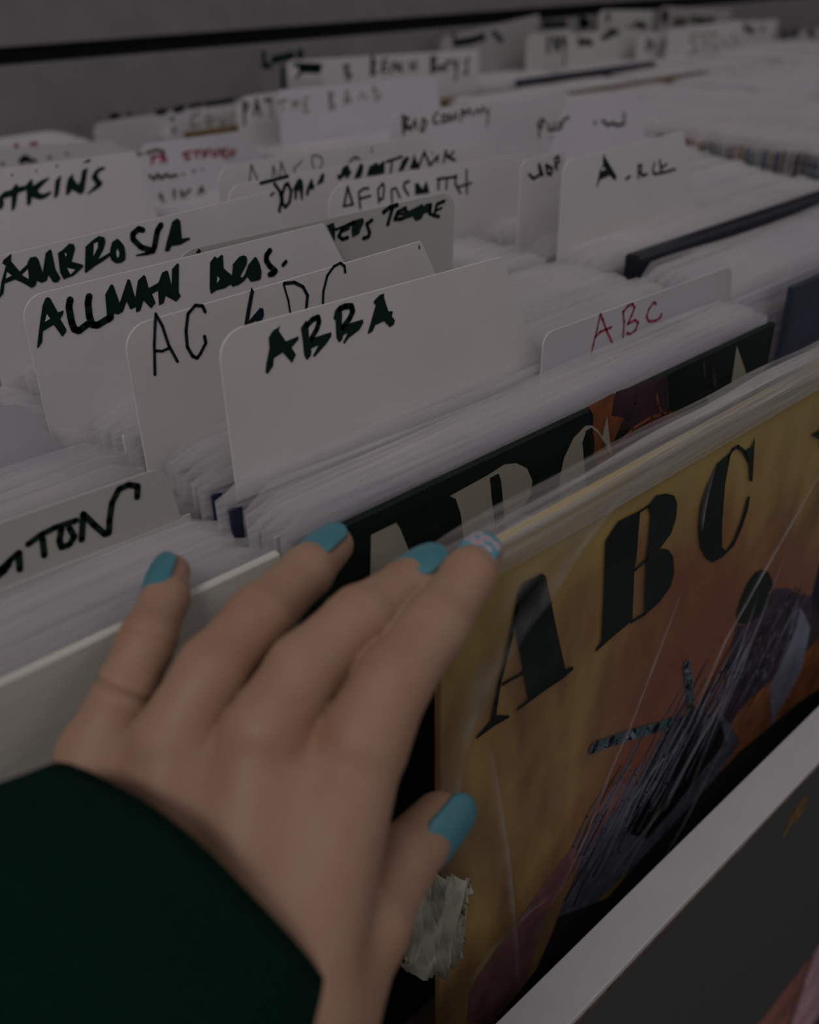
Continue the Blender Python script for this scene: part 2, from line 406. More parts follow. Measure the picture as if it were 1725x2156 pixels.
# --- VERS TEMPLE (grey card)
c = card(0.1995, (362, 534), (958, 402), 'greyish divider card with rounded corners and two short black marker words', (0.44, 0.425, 0.40), rl=0.012, rr=0.010, fr=-0.002)
def w_(p):
    p.crop(680, 300, 340)
    p.p([(40, 885), (115, 855), (130, 910), (130, 1055), (115, 1040)]).s_([(120, 935), (220, 900), (330, 845)], 26)
    p.s_([(330, 860), (210, 920), (170, 1000), (210, 1035), (265, 1015)], 38).s_([(190, 960), (280, 920)], 22)
    p.p([(340, 830), (430, 805), (440, 850), (400, 940), (390, 975), (315, 1015), (305, 920)]).s_([(525, 830), (470, 870), (500, 960), (490, 1005), (435, 1025)], 38)
    p.s_([(650, 745), (720, 690), (795, 668)], 44).s_([(745, 700), (695, 875)], 40)
    p.s_([(885, 700), (800, 745), (770, 820), (840, 815)], 38).s_([(790, 775), (850, 760)], 24)
    p.p([(830, 840), (880, 700), (920, 730), (1000, 690), (1060, 655), (1080, 680), (1110, 650), (1170, 650), (1160, 740), (1080, 760), (1050, 820), (990, 840), (960, 790)])
    p.s_([(1150, 660), (1140, 760), (1190, 780)], 32).s_([(1298, 625), (1220, 660), (1190, 780), (1240, 790)], 34).s_([(1200, 730), (1270, 700)], 24)
    p.crop(380, 500, 260); p.p([(215, 215), (255, 155), (290, 185), (270, 220)])
lettering(c, 0.1995, w_)
# --- AMBROSIA
c = card(0.263, (-60, 552), (566, 404), 'white divider card with one long thick black word running off the frame edge', (0.66, 0.62, 0.635))
def w_(p):
    p.crop(0, 440, 420)
    p.p([(95, 385), (98, 400), (95, 450), (170, 540), (235, 480), (240, 460), (260, 420), (310, 410), (330, 430), (370, 550), (395, 380), (430, 350), (445, 355), (480, 520), (525, 600), (500, 635), (460, 635), (420, 570), (405, 620), (360, 640), (320, 620), (310, 660), (275, 685), (180, 630), (130, 610), (40, 645), (30, 730), (-10, 780), (10, 640), (50, 490), (20, 470), (30, 440), (70, 410)])
    p.p([(500, 380), (540, 355), (600, 298), (640, 305), (650, 345), (620, 455), (715, 480), (722, 500), (640, 575), (550, 610), (520, 550)])
    p.p([(740, 325), (800, 270), (855, 233), (905, 245), (913, 290), (895, 350), (850, 435), (950, 375), (955, 405), (880, 460), (820, 495), (790, 520), (740, 555), (733, 540)])
    p.p([(1015, 255), (1040, 275), (1075, 320), (1088, 380), (1085, 440), (1050, 465), (1000, 470), (965, 445), (948, 400), (955, 340), (970, 285)])
    p.s_([(1235, 182), (1200, 172), (1150, 215), (1150, 260), (1220, 330), (1325, 362)], 50).s_([(1325, 362), (1270, 385), (1180, 402)], 44, w1=12).s_([(1392, 140), (1362, 190), (1335, 335)], 52)
    p.p([(1530, 80), (1560, 100), (1575, 255), (1640, 245), (1645, 262), (1560, 310), (1485, 320), (1465, 365), (1425, 368), (1440, 290), (1490, 110)])
    for h in ([(60, 545), (100, 575), (50, 600)], [(190, 570), (240, 520), (248, 605)], [(580, 510), (650, 525), (610, 565)], [(562, 375), (578, 395), (565, 412)], [(812, 300), (845, 285), (845, 330), (808, 405)], [(1012, 345), (1030, 370), (1028, 410), (1014, 420), (1005, 385)]):
        p.p(h, 1, 0.0001)
lettering(c, 0.263, w_, [M_INK, M_CARDW])
# --- AEROSMITH
c = card(0.280, (690, 392), (1108, 322), 'white divider card of thin black capitals, half hidden by the greyish card', (0.66, 0.62, 0.63), rl=0.014, fr=0.004)
def w_(p):
    p.crop(680, 300, 340)
    p.s_([(265, 475), (225, 680)], 24).s_([(265, 475), (320, 660)], 26).s_([(220, 680), (325, 660)], 22)
    p.s_([(490, 490), (440, 490), (385, 530), (400, 700)], 24).s_([(395, 600), (510, 570)], 22)
    p.s_([(600, 640), (590, 500), (640, 435), (655, 470), (645, 600), (600, 610)], 24).s_([(740, 640), (735, 500), (780, 485), (825, 590)], 22)
    p.s_([(920, 415), (875, 430), (865, 480), (915, 560)], 26).p([(985, 435), (1020, 430), (1065, 500), (1100, 420), (1115, 425), (1140, 540), (985, 560)])
    p.s_([(1225, 390), (1430, 365)], 24).s_([(1238, 400), (1235, 500)], 26).s_([(1325, 390), (1320, 500)], 22).s_([(1425, 350), (1415, 440), (1470, 540)], 24)
    p.s_([(1535, 290), (1540, 545)], 22).s_([(1430, 480), (1590, 432)], 20)
lettering(c, 0.280, w_)
# --- JOAN ARMATRADING
c = card(0.312, (478, 392), (1010, 300), 'white divider card with a heavy overlined black word and a scribbled word beside it', (0.665, 0.625, 0.64))
def w_(p):
    p.crop(480, 310, 320)
    p.s_([(372, 408), (680, 327)], 36).s_([(530, 415), (590, 500), (610, 600), (580, 735)], 38).s_([(485, 550), (520, 515)], 24)
    p.s_([(680, 410), (720, 500), (700, 620), (655, 680), (620, 640), (615, 540), (650, 430), (680, 410)], 38)
    p.p([(805, 350), (845, 370), (858, 440), (850, 600), (830, 595), (815, 490), (790, 495), (780, 600), (755, 590), (755, 490), (735, 480), (775, 400)])
    p.p([(950, 345), (985, 455), (960, 490), (935, 470), (910, 555), (885, 545), (895, 470)]).p([(1080, 290), (1098, 310), (1085, 395), (1005, 435), (1060, 310)])
    p.crop(680, 300, 340)
    p.p([(270, 230), (285, 290), (310, 315), (265, 385), (245, 380), (240, 350), (185, 400), (165, 400), (150, 345), (190, 340), (210, 270)]).p([(400, 220), (435, 240), (430, 300), (405, 375), (330, 390), (370, 290)])
    p.p([(465, 360), (500, 250), (530, 240), (570, 210), (600, 240), (640, 195), (660, 210), (660, 330), (560, 350)]).s_([(680, 205), (845, 150)], 26).s_([(740, 190), (725, 320)], 24)
    p.p([(900, 145), (930, 160), (860, 300), (805, 310), (850, 190)]).p([(980, 110), (990, 170), (1030, 240), (1025, 280), (925, 285), (960, 180)])
    p.s_([(1020, 270), (1085, 100), (1145, 245)], 26).s_([(1150, 240), (1230, 140), (1225, 200)], 24).s_([(1290, 210), (1315, 85), (1330, 160), (1400, 100)], 22).s_([(1330, 150), (1410, 185)], 28).s_([(1170, 105), (1172, 110)], 18)
lettering(c, 0.312, w_)
# --- AMERICA
c = card(0.356, (455, 352), (900, 285), 'white divider card with pencil-thin wide-spaced letters, behind the overlined word', (0.65, 0.615, 0.625), rl=0.012)
def w_(p):
    p.crop(480, 310, 320)
    p.s_([(265, 195), (245, 400)], 15).s_([(265, 195), (335, 370)], 17).s_([(500, 400), (515, 210), (550, 320)], 16).s_([(590, 330), (605, 165), (660, 320)], 16)
    p.s_([(760, 285), (750, 240), (840, 155)], 15).s_([(975, 240), (955, 170), (960, 100), (1000, 85), (1070, 120), (1075, 180), (1045, 235)], 15)
    p.s_([(1385, 160), (1440, 110), (1490, 130)], 26).s_([(1630, 10), (1640, 60)], 14)
lettering(c, 0.356, w_, [M_MID])
# --- ATKINS
c = card(0.452, (-70, 366), (285, 319), 'white divider card with one slanting black marker word, cut by the frame edge', (0.655, 0.62, 0.635), fr=0.012)
def w_(p):
    p.crop(0, 320, 240)
    p.p([(-20, 680), (60, 600), (170, 570), (240, 480), (265, 485), (280, 525), (390, 505), (470, 405), (490, 415), (500, 510), (620, 430), (740, 380), (745, 405), (680, 470), (575, 580), (600, 620), (660, 635), (780, 585), (765, 640), (690, 700), (600, 725), (480, 685), (475, 770), (430, 820), (405, 790), (400, 575), (270, 625), (235, 830), (190, 900), (172, 880), (175, 670), (50, 710), (65, 790), (20, 880), (-20, 860)])
    p.p([(915, 350), (928, 370), (885, 650), (835, 705), (815, 680), (840, 430)])
    p.p([(1105, 325), (1115, 400), (1185, 495), (1215, 440), (1245, 280), (1310, 235), (1328, 250), (1285, 540), (1270, 610), (1220, 645), (1085, 570), (1070, 615), (1015, 660), (995, 640), (1000, 530), (1030, 400)])
    p.p([(1590, 225), (1580, 265), (1510, 295), (1480, 340), (1490, 390), (1555, 460), (1540, 510), (1460, 570), (1315, 650), (1320, 630), (1450, 490), (1385, 400), (1395, 350), (1450, 270), (1530, 225)])
    p.s_([(178, 345), (184, 350)], 30).s_([(545, 285), (550, 288)], 28).p([(850, 180), (880, 215), (870, 240), (845, 215)]).p([(1240, 168), (1340, 105), (1370, 115), (1365, 150)])
lettering(c, 0.452, w_)
# --- cards beyond
c = card(0.515, (288, 352), (470, 330), 'blurred white divider card with two small scrawled lines, beside the pencil-thin letters', (0.60, 0.575, 0.60))
def w_(p):
    p.crop(0, 0, 862)
    p.s_([(630, 740), (650, 755), (665, 735), (680, 752), (700, 735), (715, 745), (745, 738)], 14).s_([(770, 735), (775, 735)], 9).s_([(815, 722), (822, 721)], 9).s_([(850, 715), (853, 715)], 8)
    p.s_([(675, 820), (695, 865)], 15).s_([(735, 800), (735, 860)], 12).s_([(765, 805), (770, 855)], 14).s_([(800, 800), (770, 830), (805, 848)], 12).s_([(828, 835), (850, 790), (862, 828)], 14).s_([(832, 828), (868, 822)], 12)
lettering(c, 0.515, w_, [M_MID])
c = card(0.60, (292, 305), (505, 276), 'blurred white divider card with small red handwriting, second card from the grey wall', (0.60, 0.58, 0.61))
def w_(p):
    p.crop(0, 0, 862)
    p.s_([(640, 700), (645, 662)], 13).s_([(640, 665), (690, 652)], 11).s_([(680, 690), (690, 650), (702, 685)], 12)
    p.s_([(800, 640), (772, 650), (798, 668), (770, 688)], 12).s_([(815, 642), (848, 634)], 10).s_([(830, 640), (832, 682)], 10).s_([(882, 632), (858, 640), (856, 680), (882, 674)], 11).s_([(858, 656), (878, 650)], 9)
    p.s_([(895, 632), (905, 672), (920, 628)], 11).s_([(955, 628), (932, 634), (932, 668), (955, 660)], 10).s_([(932, 648), (950, 644)], 9).s_([(964, 664), (970, 632), (984, 658), (990, 628)], 9)
    p.s_([(550, 655), (600, 648)], 10, 1).s_([(620, 645), (660, 632), (690, 638)], 14, 1)
lettering(c, 0.60, w_, [M_RED, M_MID])
c = card(0.70, (-80, 318), (240, 296), 'grey-white divider card with faint red and black specks of writing', (0.50, 0.48, 0.48))
def w_(p):
    p.crop(0, 0, 862)
    p.s_([(65, 615), (72, 612)], 16, 1).s_([(130, 608), (155, 604)], 14, 1).s_([(90, 680), (105, 665), (125, 675)], 28).s_([(140, 678), (150, 676)], 16).s_([(205, 665), (215, 662)], 12).s_([(280, 650), (286, 648)], 10).s_([(10, 690), (14, 688)], 14)
lettering(c, 0.70, w_, [M_MID, M_RED])
c = card(0.83, (195, 260), (505, 212), 'pale divider card with dark writing cut by its top edge, next to the grey wall', (0.50, 0.48, 0.50), fr=0.0)
def w_(p):
    p.crop(0, 0, 862)
    p.s_([(470, 492), (496, 486)], 22).s_([(540, 480), (548, 478)], 14).s_([(665, 475), (695, 468)], 24).s_([(740, 465), (770, 455)], 24).s_([(800, 450), (850, 440)], 18).s_([(870, 440), (980, 424)], 20).s_([(335, 530), (330, 545)], 8, 1)
lettering(c, 0.83, w_, [M_INKB, M_RED])
c = card(0.74, (355, 262), (520, 226), 'pale divider card with a faded grey-green word, beside the tall white card with rounded corner', (0.53, 0.51, 0.51), fr=0.0)
def w_(p):
    p.crop(380, 100, 440)
    p.s_([(150, 540), (100, 570), (90, 650), (150, 640)], 22).s_([(230, 560), (210, 620), (250, 640), (270, 590), (230, 560)], 20).s_([(320, 580), (340, 640), (370, 620), (380, 570)], 20).s_([(420, 640), (430, 540)], 20)
    p.crop(0, 0, 862).s_([(725, 500), (728, 505)], 18).s_([(732, 545), (735, 550)], 18)
lettering(c, 0.74, w_, [M_PALE])
c = card(0.66, (497, 205), (600, 191), 'tall white divider card with rounded corner and three thin letters', (0.63, 0.60, 0.615), rl=0.014, fr=0.0)
def w_(p):
    p.crop(380, 100, 440)
    p.s_([(530, 640), (520, 450), (560, 470), (540, 525)], 24).s_([(610, 555), (630, 430), (662, 560)], 24).s_([(620, 500), (645, 498)], 24).s_([(700, 435), (750, 430)], 28).s_([(745, 440), (755, 570)], 15)
lettering(c, 0.66, w_, [M_MID])
c = card(0.635, (585, 190), (920, 160), 'white divider card with two faded thin words, beside the tall rounded card', (0.63, 0.60, 0.63), rl=0.004, fr=0.01)
def w_(p):
    p.crop(380, 100, 440)
    p.s_([(800, 455), (880, 430)], 18).s_([(840, 450), (845, 530)], 12).s_([(930, 465), (965, 460)], 22).s_([(930, 430), (930, 510)], 12).s_([(970, 425), (970, 505)], 12).s_([(1060, 410), (1020, 430), (1025, 535), (1065, 525)], 16).s_([(1020, 475), (1050, 470)], 15)
    p.s_([(1230, 370), (1235, 510), (1275, 490), (1240, 440), (1260, 390), (1230, 370)], 20).s_([(1355, 470), (1375, 350), (1400, 460)], 17).s_([(1360, 435), (1400, 430)], 17).s_([(1480, 430), (1500, 370), (1540, 430)], 14).s_([(1590, 330), (1620, 440), (1655, 400), (1600, 330)], 15)
lettering(c, 0.635, w_, [M_PALE])
c = card(0.76, (605, 128), (1008, 104), 'white divider card with two blurred thick capital words, near the black groove', (0.60, 0.57, 0.585), rl=0.006, fr=0.002)
def w_(p):
    p.crop(700, 50, 420)
    p.s_([(100, 370), (140, 365), (110, 430), (160, 440), (130, 490)], 26)
    p.s_([(345, 280), (340, 440)], 28).s_([(345, 285), (375, 350), (340, 365), (372, 425), (340, 440)], 24).s_([(440, 320), (430, 420)], 26).s_([(430, 320), (480, 310)], 18).s_([(440, 370), (480, 360)], 18).s_([(430, 415), (470, 410)], 18)
    p.s_([(500, 420), (540, 330), (560, 400)], 24).s_([(600, 340), (570, 380), (610, 410)], 24).s_([(670, 330), (680, 400)], 22).s_([(720, 320), (720, 400)], 22).s_([(680, 370), (720, 365)], 20)
    p.s_([(860, 290), (860, 420)], 30).s_([(860, 290), (900, 300), (870, 350), (910, 390), (860, 420)], 24).s_([(930, 370), (960, 360), (960, 400), (930, 400), (930, 370)], 20).s_([(985, 330), (990, 400)], 24).s_([(1040, 320), (1070, 380)], 22).s_([(985, 330), (1040, 320)], 20).s_([(1085, 310), (1065, 490)], 22).s_([(1185, 300), (1150, 330), (1170, 390), (1165, 430), (1135, 430)], 22)
    p.crop(380, 100, 440).s_([(940, 140), (1160, 148)], 30).s_([(1000, 175), (1140, 180)], 60).s_([(960, 250), (990, 205)], 26)
    p.p([(905, 250), (1180, 250), (1180, 335), (905, 350)], 1)
lettering(c, 0.76, w_, [M_INK, plain('greyed_card_patch', (0.44, 0.43, 0.41), 0.7)])
c = card(0.86, (545, 108), (640, 96), 'clear plastic divider with a thick black word, in front of the grey wall', (0.21, 0.2, 0.205), rl=0.004, fr=0.0)
def w_(p):
    p.crop(380, 100, 440)
    p.s_([(690, 45), (690, 155), (740, 150)], 42).s_([(770, 100), (920, 65)], 58).s_([(990, 40), (990, 75)], 60).p([(830, 150), (860, 150), (870, 360), (830, 355)])
lettering(c, 0.86, w_)
c = card(0.424, (822, 238), (1192, 200), 'white divider card with two small cramped black words, behind the wide-spaced letters', (0.64, 0.61, 0.63), rl=0.012, fr=0.003)
def w_(p):
    p.crop(820, 210, 520)
    p.s_([(95, 110), (100, 240)], 18).s_([(95, 120), (135, 130), (105, 170), (150, 195), (105, 205)], 17).s_([(150, 210), (180, 140), (190, 200)], 16).s_([(220, 220), (235, 130), (262, 160), (235, 222)], 15)
    p.s_([(340, 85), (305, 130), (315, 165), (345, 160)], 14).s_([(370, 110), (370, 160), (400, 150), (395, 105), (370, 110)], 14).s_([(415, 150), (420, 100), (440, 145), (465, 90), (470, 140)], 14).s_([(500, 150), (505, 70), (535, 80), (510, 112)], 13)
    p.s_([(540, 110), (560, 60), (580, 105)], 13).s_([(600, 105), (610, 65), (640, 92), (655, 45)], 13).s_([(660, 60), (685, 95)], 11).s_([(695, 60), (685, 180)], 11)
lettering(c, 0.424, w_)
c = card(0.352, (1196, 214), (1345, 193), 'white divider card with two short black scrawls, behind the big initial card', (0.64, 0.60, 0.63), rl=0.002, rr=0.008, fl=0.03, fr=0.034)
def w_(p):
    p.crop(820, 210, 520)
    p.s_([(1045, 260), (1050, 150)], 16).s_([(1035, 180), (1060, 140), (1085, 145), (1060, 200)], 17).s_([(1110, 170), (1115, 215), (1150, 210), (1150, 165)], 17).s_([(1165, 205), (1200, 200), (1215, 140), (1255, 122)], 16).s_([(1180, 170), (1215, 165)], 14)
    p.s_([(1435, 163), (1442, 160)], 20).s_([(1490, 145), (1530, 180), (1560, 160), (1590, 180), (1640, 170), (1642, 95)], 17).s_([(1125, 265), (1128, 265)], 14)
lettering(c, 0.352, w_)
c = card(0.236, (1098, 340), (1190, 318), 'white divider card mostly hidden behind the big initial, three black letters showing', (0.645, 0.605, 0.61), rl=0.006, fr=0.004)
def w_(p):
    p.crop(1100, 310, 340)
    p.s_([(75, 290), (120, 335), (195, 290), (180, 185)], 28).s_([(185, 190), (220, 300)], 28).s_([(260, 190), (320, 230), (310, 290), (270, 280), (255, 190)], 28).s_([(370, 240), (350, 120), (385, 95), (397, 150), (350, 205)], 24)
lettering(c, 0.236, w_)
c = card(0.201, (1188, 340), (1441, 276), 'white divider card with one big black initial and a small underlined word', (0.655, 0.62, 0.61), rl=0.008, fr=0.034)
def w_(p):
    p.crop(1100, 310, 340)
    p.p([(875, 70), (890, 110), (950, 210), (1010, 310), (995, 360), (935, 300), (830, 350), (800, 435), (795, 420), (830, 250), (865, 180), (862, 120)]).p([(862, 205), (890, 240), (838, 255)], 1, 0.0001)
    p.s_([(1112, 338), (1150, 312)], 26).s_([(1245, 330), (1240, 195), (1275, 190), (1272, 262)], 22).s_([(1262, 262), (1290, 305), (1335, 285)], 24).s_([(1415, 170), (1395, 250), (1410, 288), (1540, 262), (1635, 235)], 22).s_([(1470, 140), (1490, 262)], 22).s_([(1545, 180), (1480, 222)], 22)
lettering(c, 0.201, w_, [M_INK, M_CARDW])
# --- the far right cards
def scr(lst, cr):
    def f(p):
        p.crop(*cr)
        for a in lst:
            p.s_(a[0], a[1], a[2] if len(a) > 2 else 0)
    return f
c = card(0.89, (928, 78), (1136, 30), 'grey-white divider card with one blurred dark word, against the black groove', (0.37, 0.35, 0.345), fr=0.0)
lettering(c, 0.89, scr([([(1050, 85), (1060, 190)], 32), ([(1080, 165), (1180, 150), (1290, 120)], 55), ([(1300, 80), (1320, 140)], 26), ([(1395, 75), (1465, 145)], 40)], (700, 50, 420)))
c = card(0.85, (1110, 72), (1206, 62), 'white divider card with a short thick black word, first of the far cluster', (0.53, 0.51, 0.495), fr=0.0)
lettering(c, 0.85, scr([([(380, 345), (380, 500)], 42), ([(450, 365), (480, 465)], 66), ([(520, 355), (545, 420)], 52)], (1080, 10, 340)))
c = card(0.845, (1196, 72), (1345, 58), 'white divider card with a rising row of three black blobs of writing', (0.55, 0.53, 0.51), rl=0.003, fr=0.0)
lettering(c, 0.845, scr([([(710, 370), (730, 420), (780, 385), (840, 415)], 50), ([(960, 350), (1055, 320)], 46), ([(1030, 280), (1125, 300)], 42)], (1080, 10, 340)))
c = card(0.875, (1262, 22), (1378, 22), 'grey-white divider card with a worn peaked corner, behind the far cluster', (0.50, 0.48, 0.465), rl=0.012, fr=0.0)
lettering(c, 0.875, scr([([(1020, 110), (1015, 160)], 50), ([(1225, 270), (1290, 248), (1330, 205), (1415, 230)], 48)], (1080, 10, 340)))
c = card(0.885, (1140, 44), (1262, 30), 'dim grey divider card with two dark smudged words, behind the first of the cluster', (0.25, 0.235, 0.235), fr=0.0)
lettering(c, 0.885, scr([([(330, 215), (560, 205)], 60), ([(735, 165), (745, 215)], 90), ([(760, 190), (800, 200)], 80)], (1080, 10, 340)))
c = card(0.82, (1344, 72), (1412, 62), 'white divider card with two small black letters, beside the faint grey wording', (0.58, 0.55, 0.545), fr=0.0)
lettering(c, 0.82, scr([([(1440, 365), (1430, 490)], 27), ([(1440, 370), (1500, 430), (1440, 482)], 30), ([(1620, 445), (1650, 370), (1690, 445)], 30), ([(1630, 420), (1680, 415)], 24)], (1080, 10, 340)), [M_MID])
c = card(0.80, (1408, 62), (1560, 42), 'white divider card with faint grey capitals in two lines', (0.60, 0.57, 0.57), rl=0.003, fr=0.0)
lettering(c, 0.80, scr([([(300, 335), (285, 400), (340, 420), (335, 520)], 20), ([(420, 380), (480, 420), (440, 480)], 18), ([(560, 330), (545, 480), (590, 480)], 18), ([(600, 480), (660, 390), (720, 490)], 18), ([(780, 490), (760, 330), (800, 420)], 18), ([(290, 330), (600, 320)], 16), ([(250, 575), (290, 570), (350, 515)], 26)], (1400, 10, 325)), [M_PALE])
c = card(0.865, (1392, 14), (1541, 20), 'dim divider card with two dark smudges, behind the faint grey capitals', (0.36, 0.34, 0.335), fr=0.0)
lettering(c, 0.865, scr([([(120, 190), (225, 190)], 70), ([(300, 160), (400, 180), (540, 170)], 60), ([(0, 110), (10, 150)], 110)], (1400, 10, 325)), [M_MID])
c = card(0.835, (1556, 46), (1640, 40), 'pale divider card with two short dark marks, right-hand end of the cluster', (0.53, 0.5, 0.495), fr=0.0)
lettering(c, 0.835, scr([([(895, 250), (945, 275), (990, 300)], 46), ([(1095, 250), (1088, 290)], 38)], (1400, 10, 325)), [M_MID])
c = card(0.825, (1640, 72), (1790, 50), 'grey-white divider card with a thick smudged word cut by the frame edge', (0.45, 0.43, 0.425), fr=0.0)
lettering(c, 0.825, scr([([(1310, 345), (1480, 310)], 70), ([(1620, 300), (1660, 340)], 56), ([(1420, 470), (1540, 450)], 30, 1), ([(1230, 550), (1270, 545)], 30, 1)], (1400, 10, 325)), [M_MID, M_PALE])
# --- cards in the section under the little finger
c = card(0.0965, (-60, 1124), (352, 980), 'grey card lettered with a thick black looping word, by the blue little fingernail', (0.47, 0.45, 0.42), rr=0.007, fr=0.002)
def w_(p):
    p.crop(0, 980, 360)
    p.s_([(-60, 1080), (20, 1040), (100, 960), (190, 880), (200, 1050)], 66).s_([(-40, 1130), (40, 1070), (90, 1000)], 62)
    p.s_([(285, 795), (420, 695), (560, 625), (770, 555)], 62).s_([(430, 740), (448, 910)], 62)
    p.s_([(620, 640), (600, 760), (620, 825), (700, 800), (750, 720), (700, 630)], 62).s_([(825, 750), (840, 490)], 64)
    p.s_([(840, 490), (950, 600), (1060, 695), (1100, 680), (1105, 560), (1130, 380), (1200, 240), (1300, 195), (1390, 210), (1385, 320)], 62)
lettering(c, 0.0965, w_)
c = card(0.178, (-60, 850), (70, 836), 'small pale blank divider tab at the frame edge, behind the looping-word card', (0.5, 0.485, 0.51), rr=0.012, fr=0.008)

# ------------------------------------------------------------------ records in the bin
def on_z(px, py, z):
    r = ray(px, py); return cam2world(r * ((OZ - z) / float(V @ r)))
M_THICK = objcol('laminated_jacket', 0.4, 0.3, 14.0)
for px, py, t, up, col_, lab in ((1332, 538, 0.012, 0.011, (0.012, 0.014, 0.022), 'thick black record standing proud of the milky sleeves, beyond the red-lettered card'),
                         (1092, 168, 0.015, 0.016, (0.03, 0.033, 0.05), 'black-edged record under the far cluster of divider cards'),
                         (1204, 194, 0.014, 0.011, (0.17, 0.105, 0.05), 'tan-edged record beside the black-edged one, near the far cluster'),
                         (918, 210, 0.014, 0.010, (0.17, 0.11, 0.04), 'mustard-edged record beside the two blurred thick words'),
                         (393, 279, 0.014, 0.016, (0.16, 0.10, 0.03), 'brown-edged record in front of the faded grey-green word')):
    q = on_z(px, py, 0.95 + up)
    o = empty('vinyl_record', (q.x + JW / 2, q.y, 0.95 + up - JH)); tag(o, lab, 'record')
    j = link('jacket', box('jacket', -JW / 2, JW / 2, -t / 2, t / 2, 0, JH, 0.0022, 3), o, M_THICK); j.color = (*col_, 1)
    CARD_Y.append((q.y - t / 2, q.x, q.x + JW)); CARD_Y.append((q.y + t / 2, q.x, q.x + JW)); CARD_Y.append((q.y, q.x, q.x + JW))
G = {0: ('records in the section under the little finger', 'record in milky clear sleeve, packed upright in the section under the little finger'),
     1: ('records packed behind the two lettered covers', 'record in milky clear sleeve, packed upright behind the two lettered covers'),
     2: ('records in the section beside the lettered covers', 'record in milky clear sleeve, packed upright in the next section past the lettered covers')}
FIX = {1: {0.102: (0.02, 0.03, 0.075), 0.108: (0.03, 0.04, 0.08), 0.114: (0.5, 0.48, 0.42), 0.12: (0.1, 0.1, 0.07), 0.15: (0.2, 0.16, 0.09), 0.21: (0.14, 0.10, 0.04), 0.216: (0.05, 0.055, 0.09)},
       0: {0.11: (0.5, 0.48, 0.47), 0.116: (0.06, 0.05, 0.05), 0.122: (0.09, 0.09, 0.1), 0.13: (0.2, 0.13, 0.11), 0.2: (0.03, 0.035, 0.06), 0.194: (0.1, 0.1, 0.07)},
       2: {}}
def colour(sec, y):
    for k, cc in FIX[sec].items():
        if abs(y - k) < 0.003: return cc
    return rcol()
n_ind = 0
for sec, y0, y1, dy in ((0, 0.0535, 0.29, 0.0064), (1, 0.053, YW - 0.015, 0.0066), (2, 0.078, YW - 0.015, 0.0066)):
    y = y0
    while y < y1:
        x0 = SEC[sec] + RND.uniform(-0.003, 0.003)
        if free(y, x0 + 0.002, x0 + JW - 0.002):
            if sec == 2: x0 += 0.075 * min(1, max(0, (y - 0.22) / 0.16))
            record(x0, y, ztop(y) - JH - (0.013 if sec == 0 else 0.004) + RND.uniform(-0.0015, 0.0015), colour(sec, y), G[sec][1], G[sec][0], RND.randrange(6))
            n_ind += 1
        y += dy
# a few records told apart by a dark or brown top edge
# far sections: joined, too many to pick apart
def joined_rows(name, rows, label):
    vs, fs, mi, cols = [], [], [], []
    for sec, y0, dx in rows:
        y = y0
        while y < YW - 0.015:
            if free(y, SEC[sec] + dx + 0.002, SEC[sec] + dx + JW):
                ox, oz = SEC[sec] + dx + JW / 2 + RND.uniform(-0.003, 0.003), ztop(y) - JH + RND.uniform(-0.0015, 0.0015)
                cc = rcol() if sec != 3 or y > 0.42 else RND.choice([(0.03, 0.03, 0.14), (0.3, 0.04, 0.05), (0.02, 0.03, 0.03), (0.36, 0.34, 0.3), (0.06, 0.14, 0.18), (0.3, 0.2, 0.1), (0.25, 0.22, 0.2), (0.05, 0.05, 0.05)])
                b = len(vs); vs += [(v[0] + ox, v[1] + y, v[2] + oz) for v in JV]; fs += [[b + i for i in f] for f in JF]; mi += [0] * len(JF); cols += [cc] * len(JV)
                _, sv, sf = SLV[RND.randrange(6)]
                b = len(vs); vs += [(v[0] + ox, v[1] + y, v[2] + oz) for v in sv]; fs += [[b + i for i in f] for f in sf]; mi += [1] * len(sf); cols += [(1, 1, 1)] * len(sv)
            y += 0.0064
    me = mesh(name, vs, fs, False, mi)
    ca = me.color_attributes.new('jacket_colour', 'FLOAT_COLOR', 'POINT')
    ca.data.foreach_set('color', np.array([(*c_, 1) for c_ in cols], np.float32).ravel())
    tag(link(name, me, None, [M_FARJACKET, M_SLEEVE]), label, 'records', None, 'stuff')
joined_rows('record_rows', ((3, 0.2, 0), (4, 0.43, 0), (5, 0.62, 0)), 'far rows of sleeved records with coloured spines, too many to pick apart')
joined_rows('record_rows', ((0, 0.2955, -0.014),), 'rows of sleeved records behind the small pale blank tab, mostly out of frame')

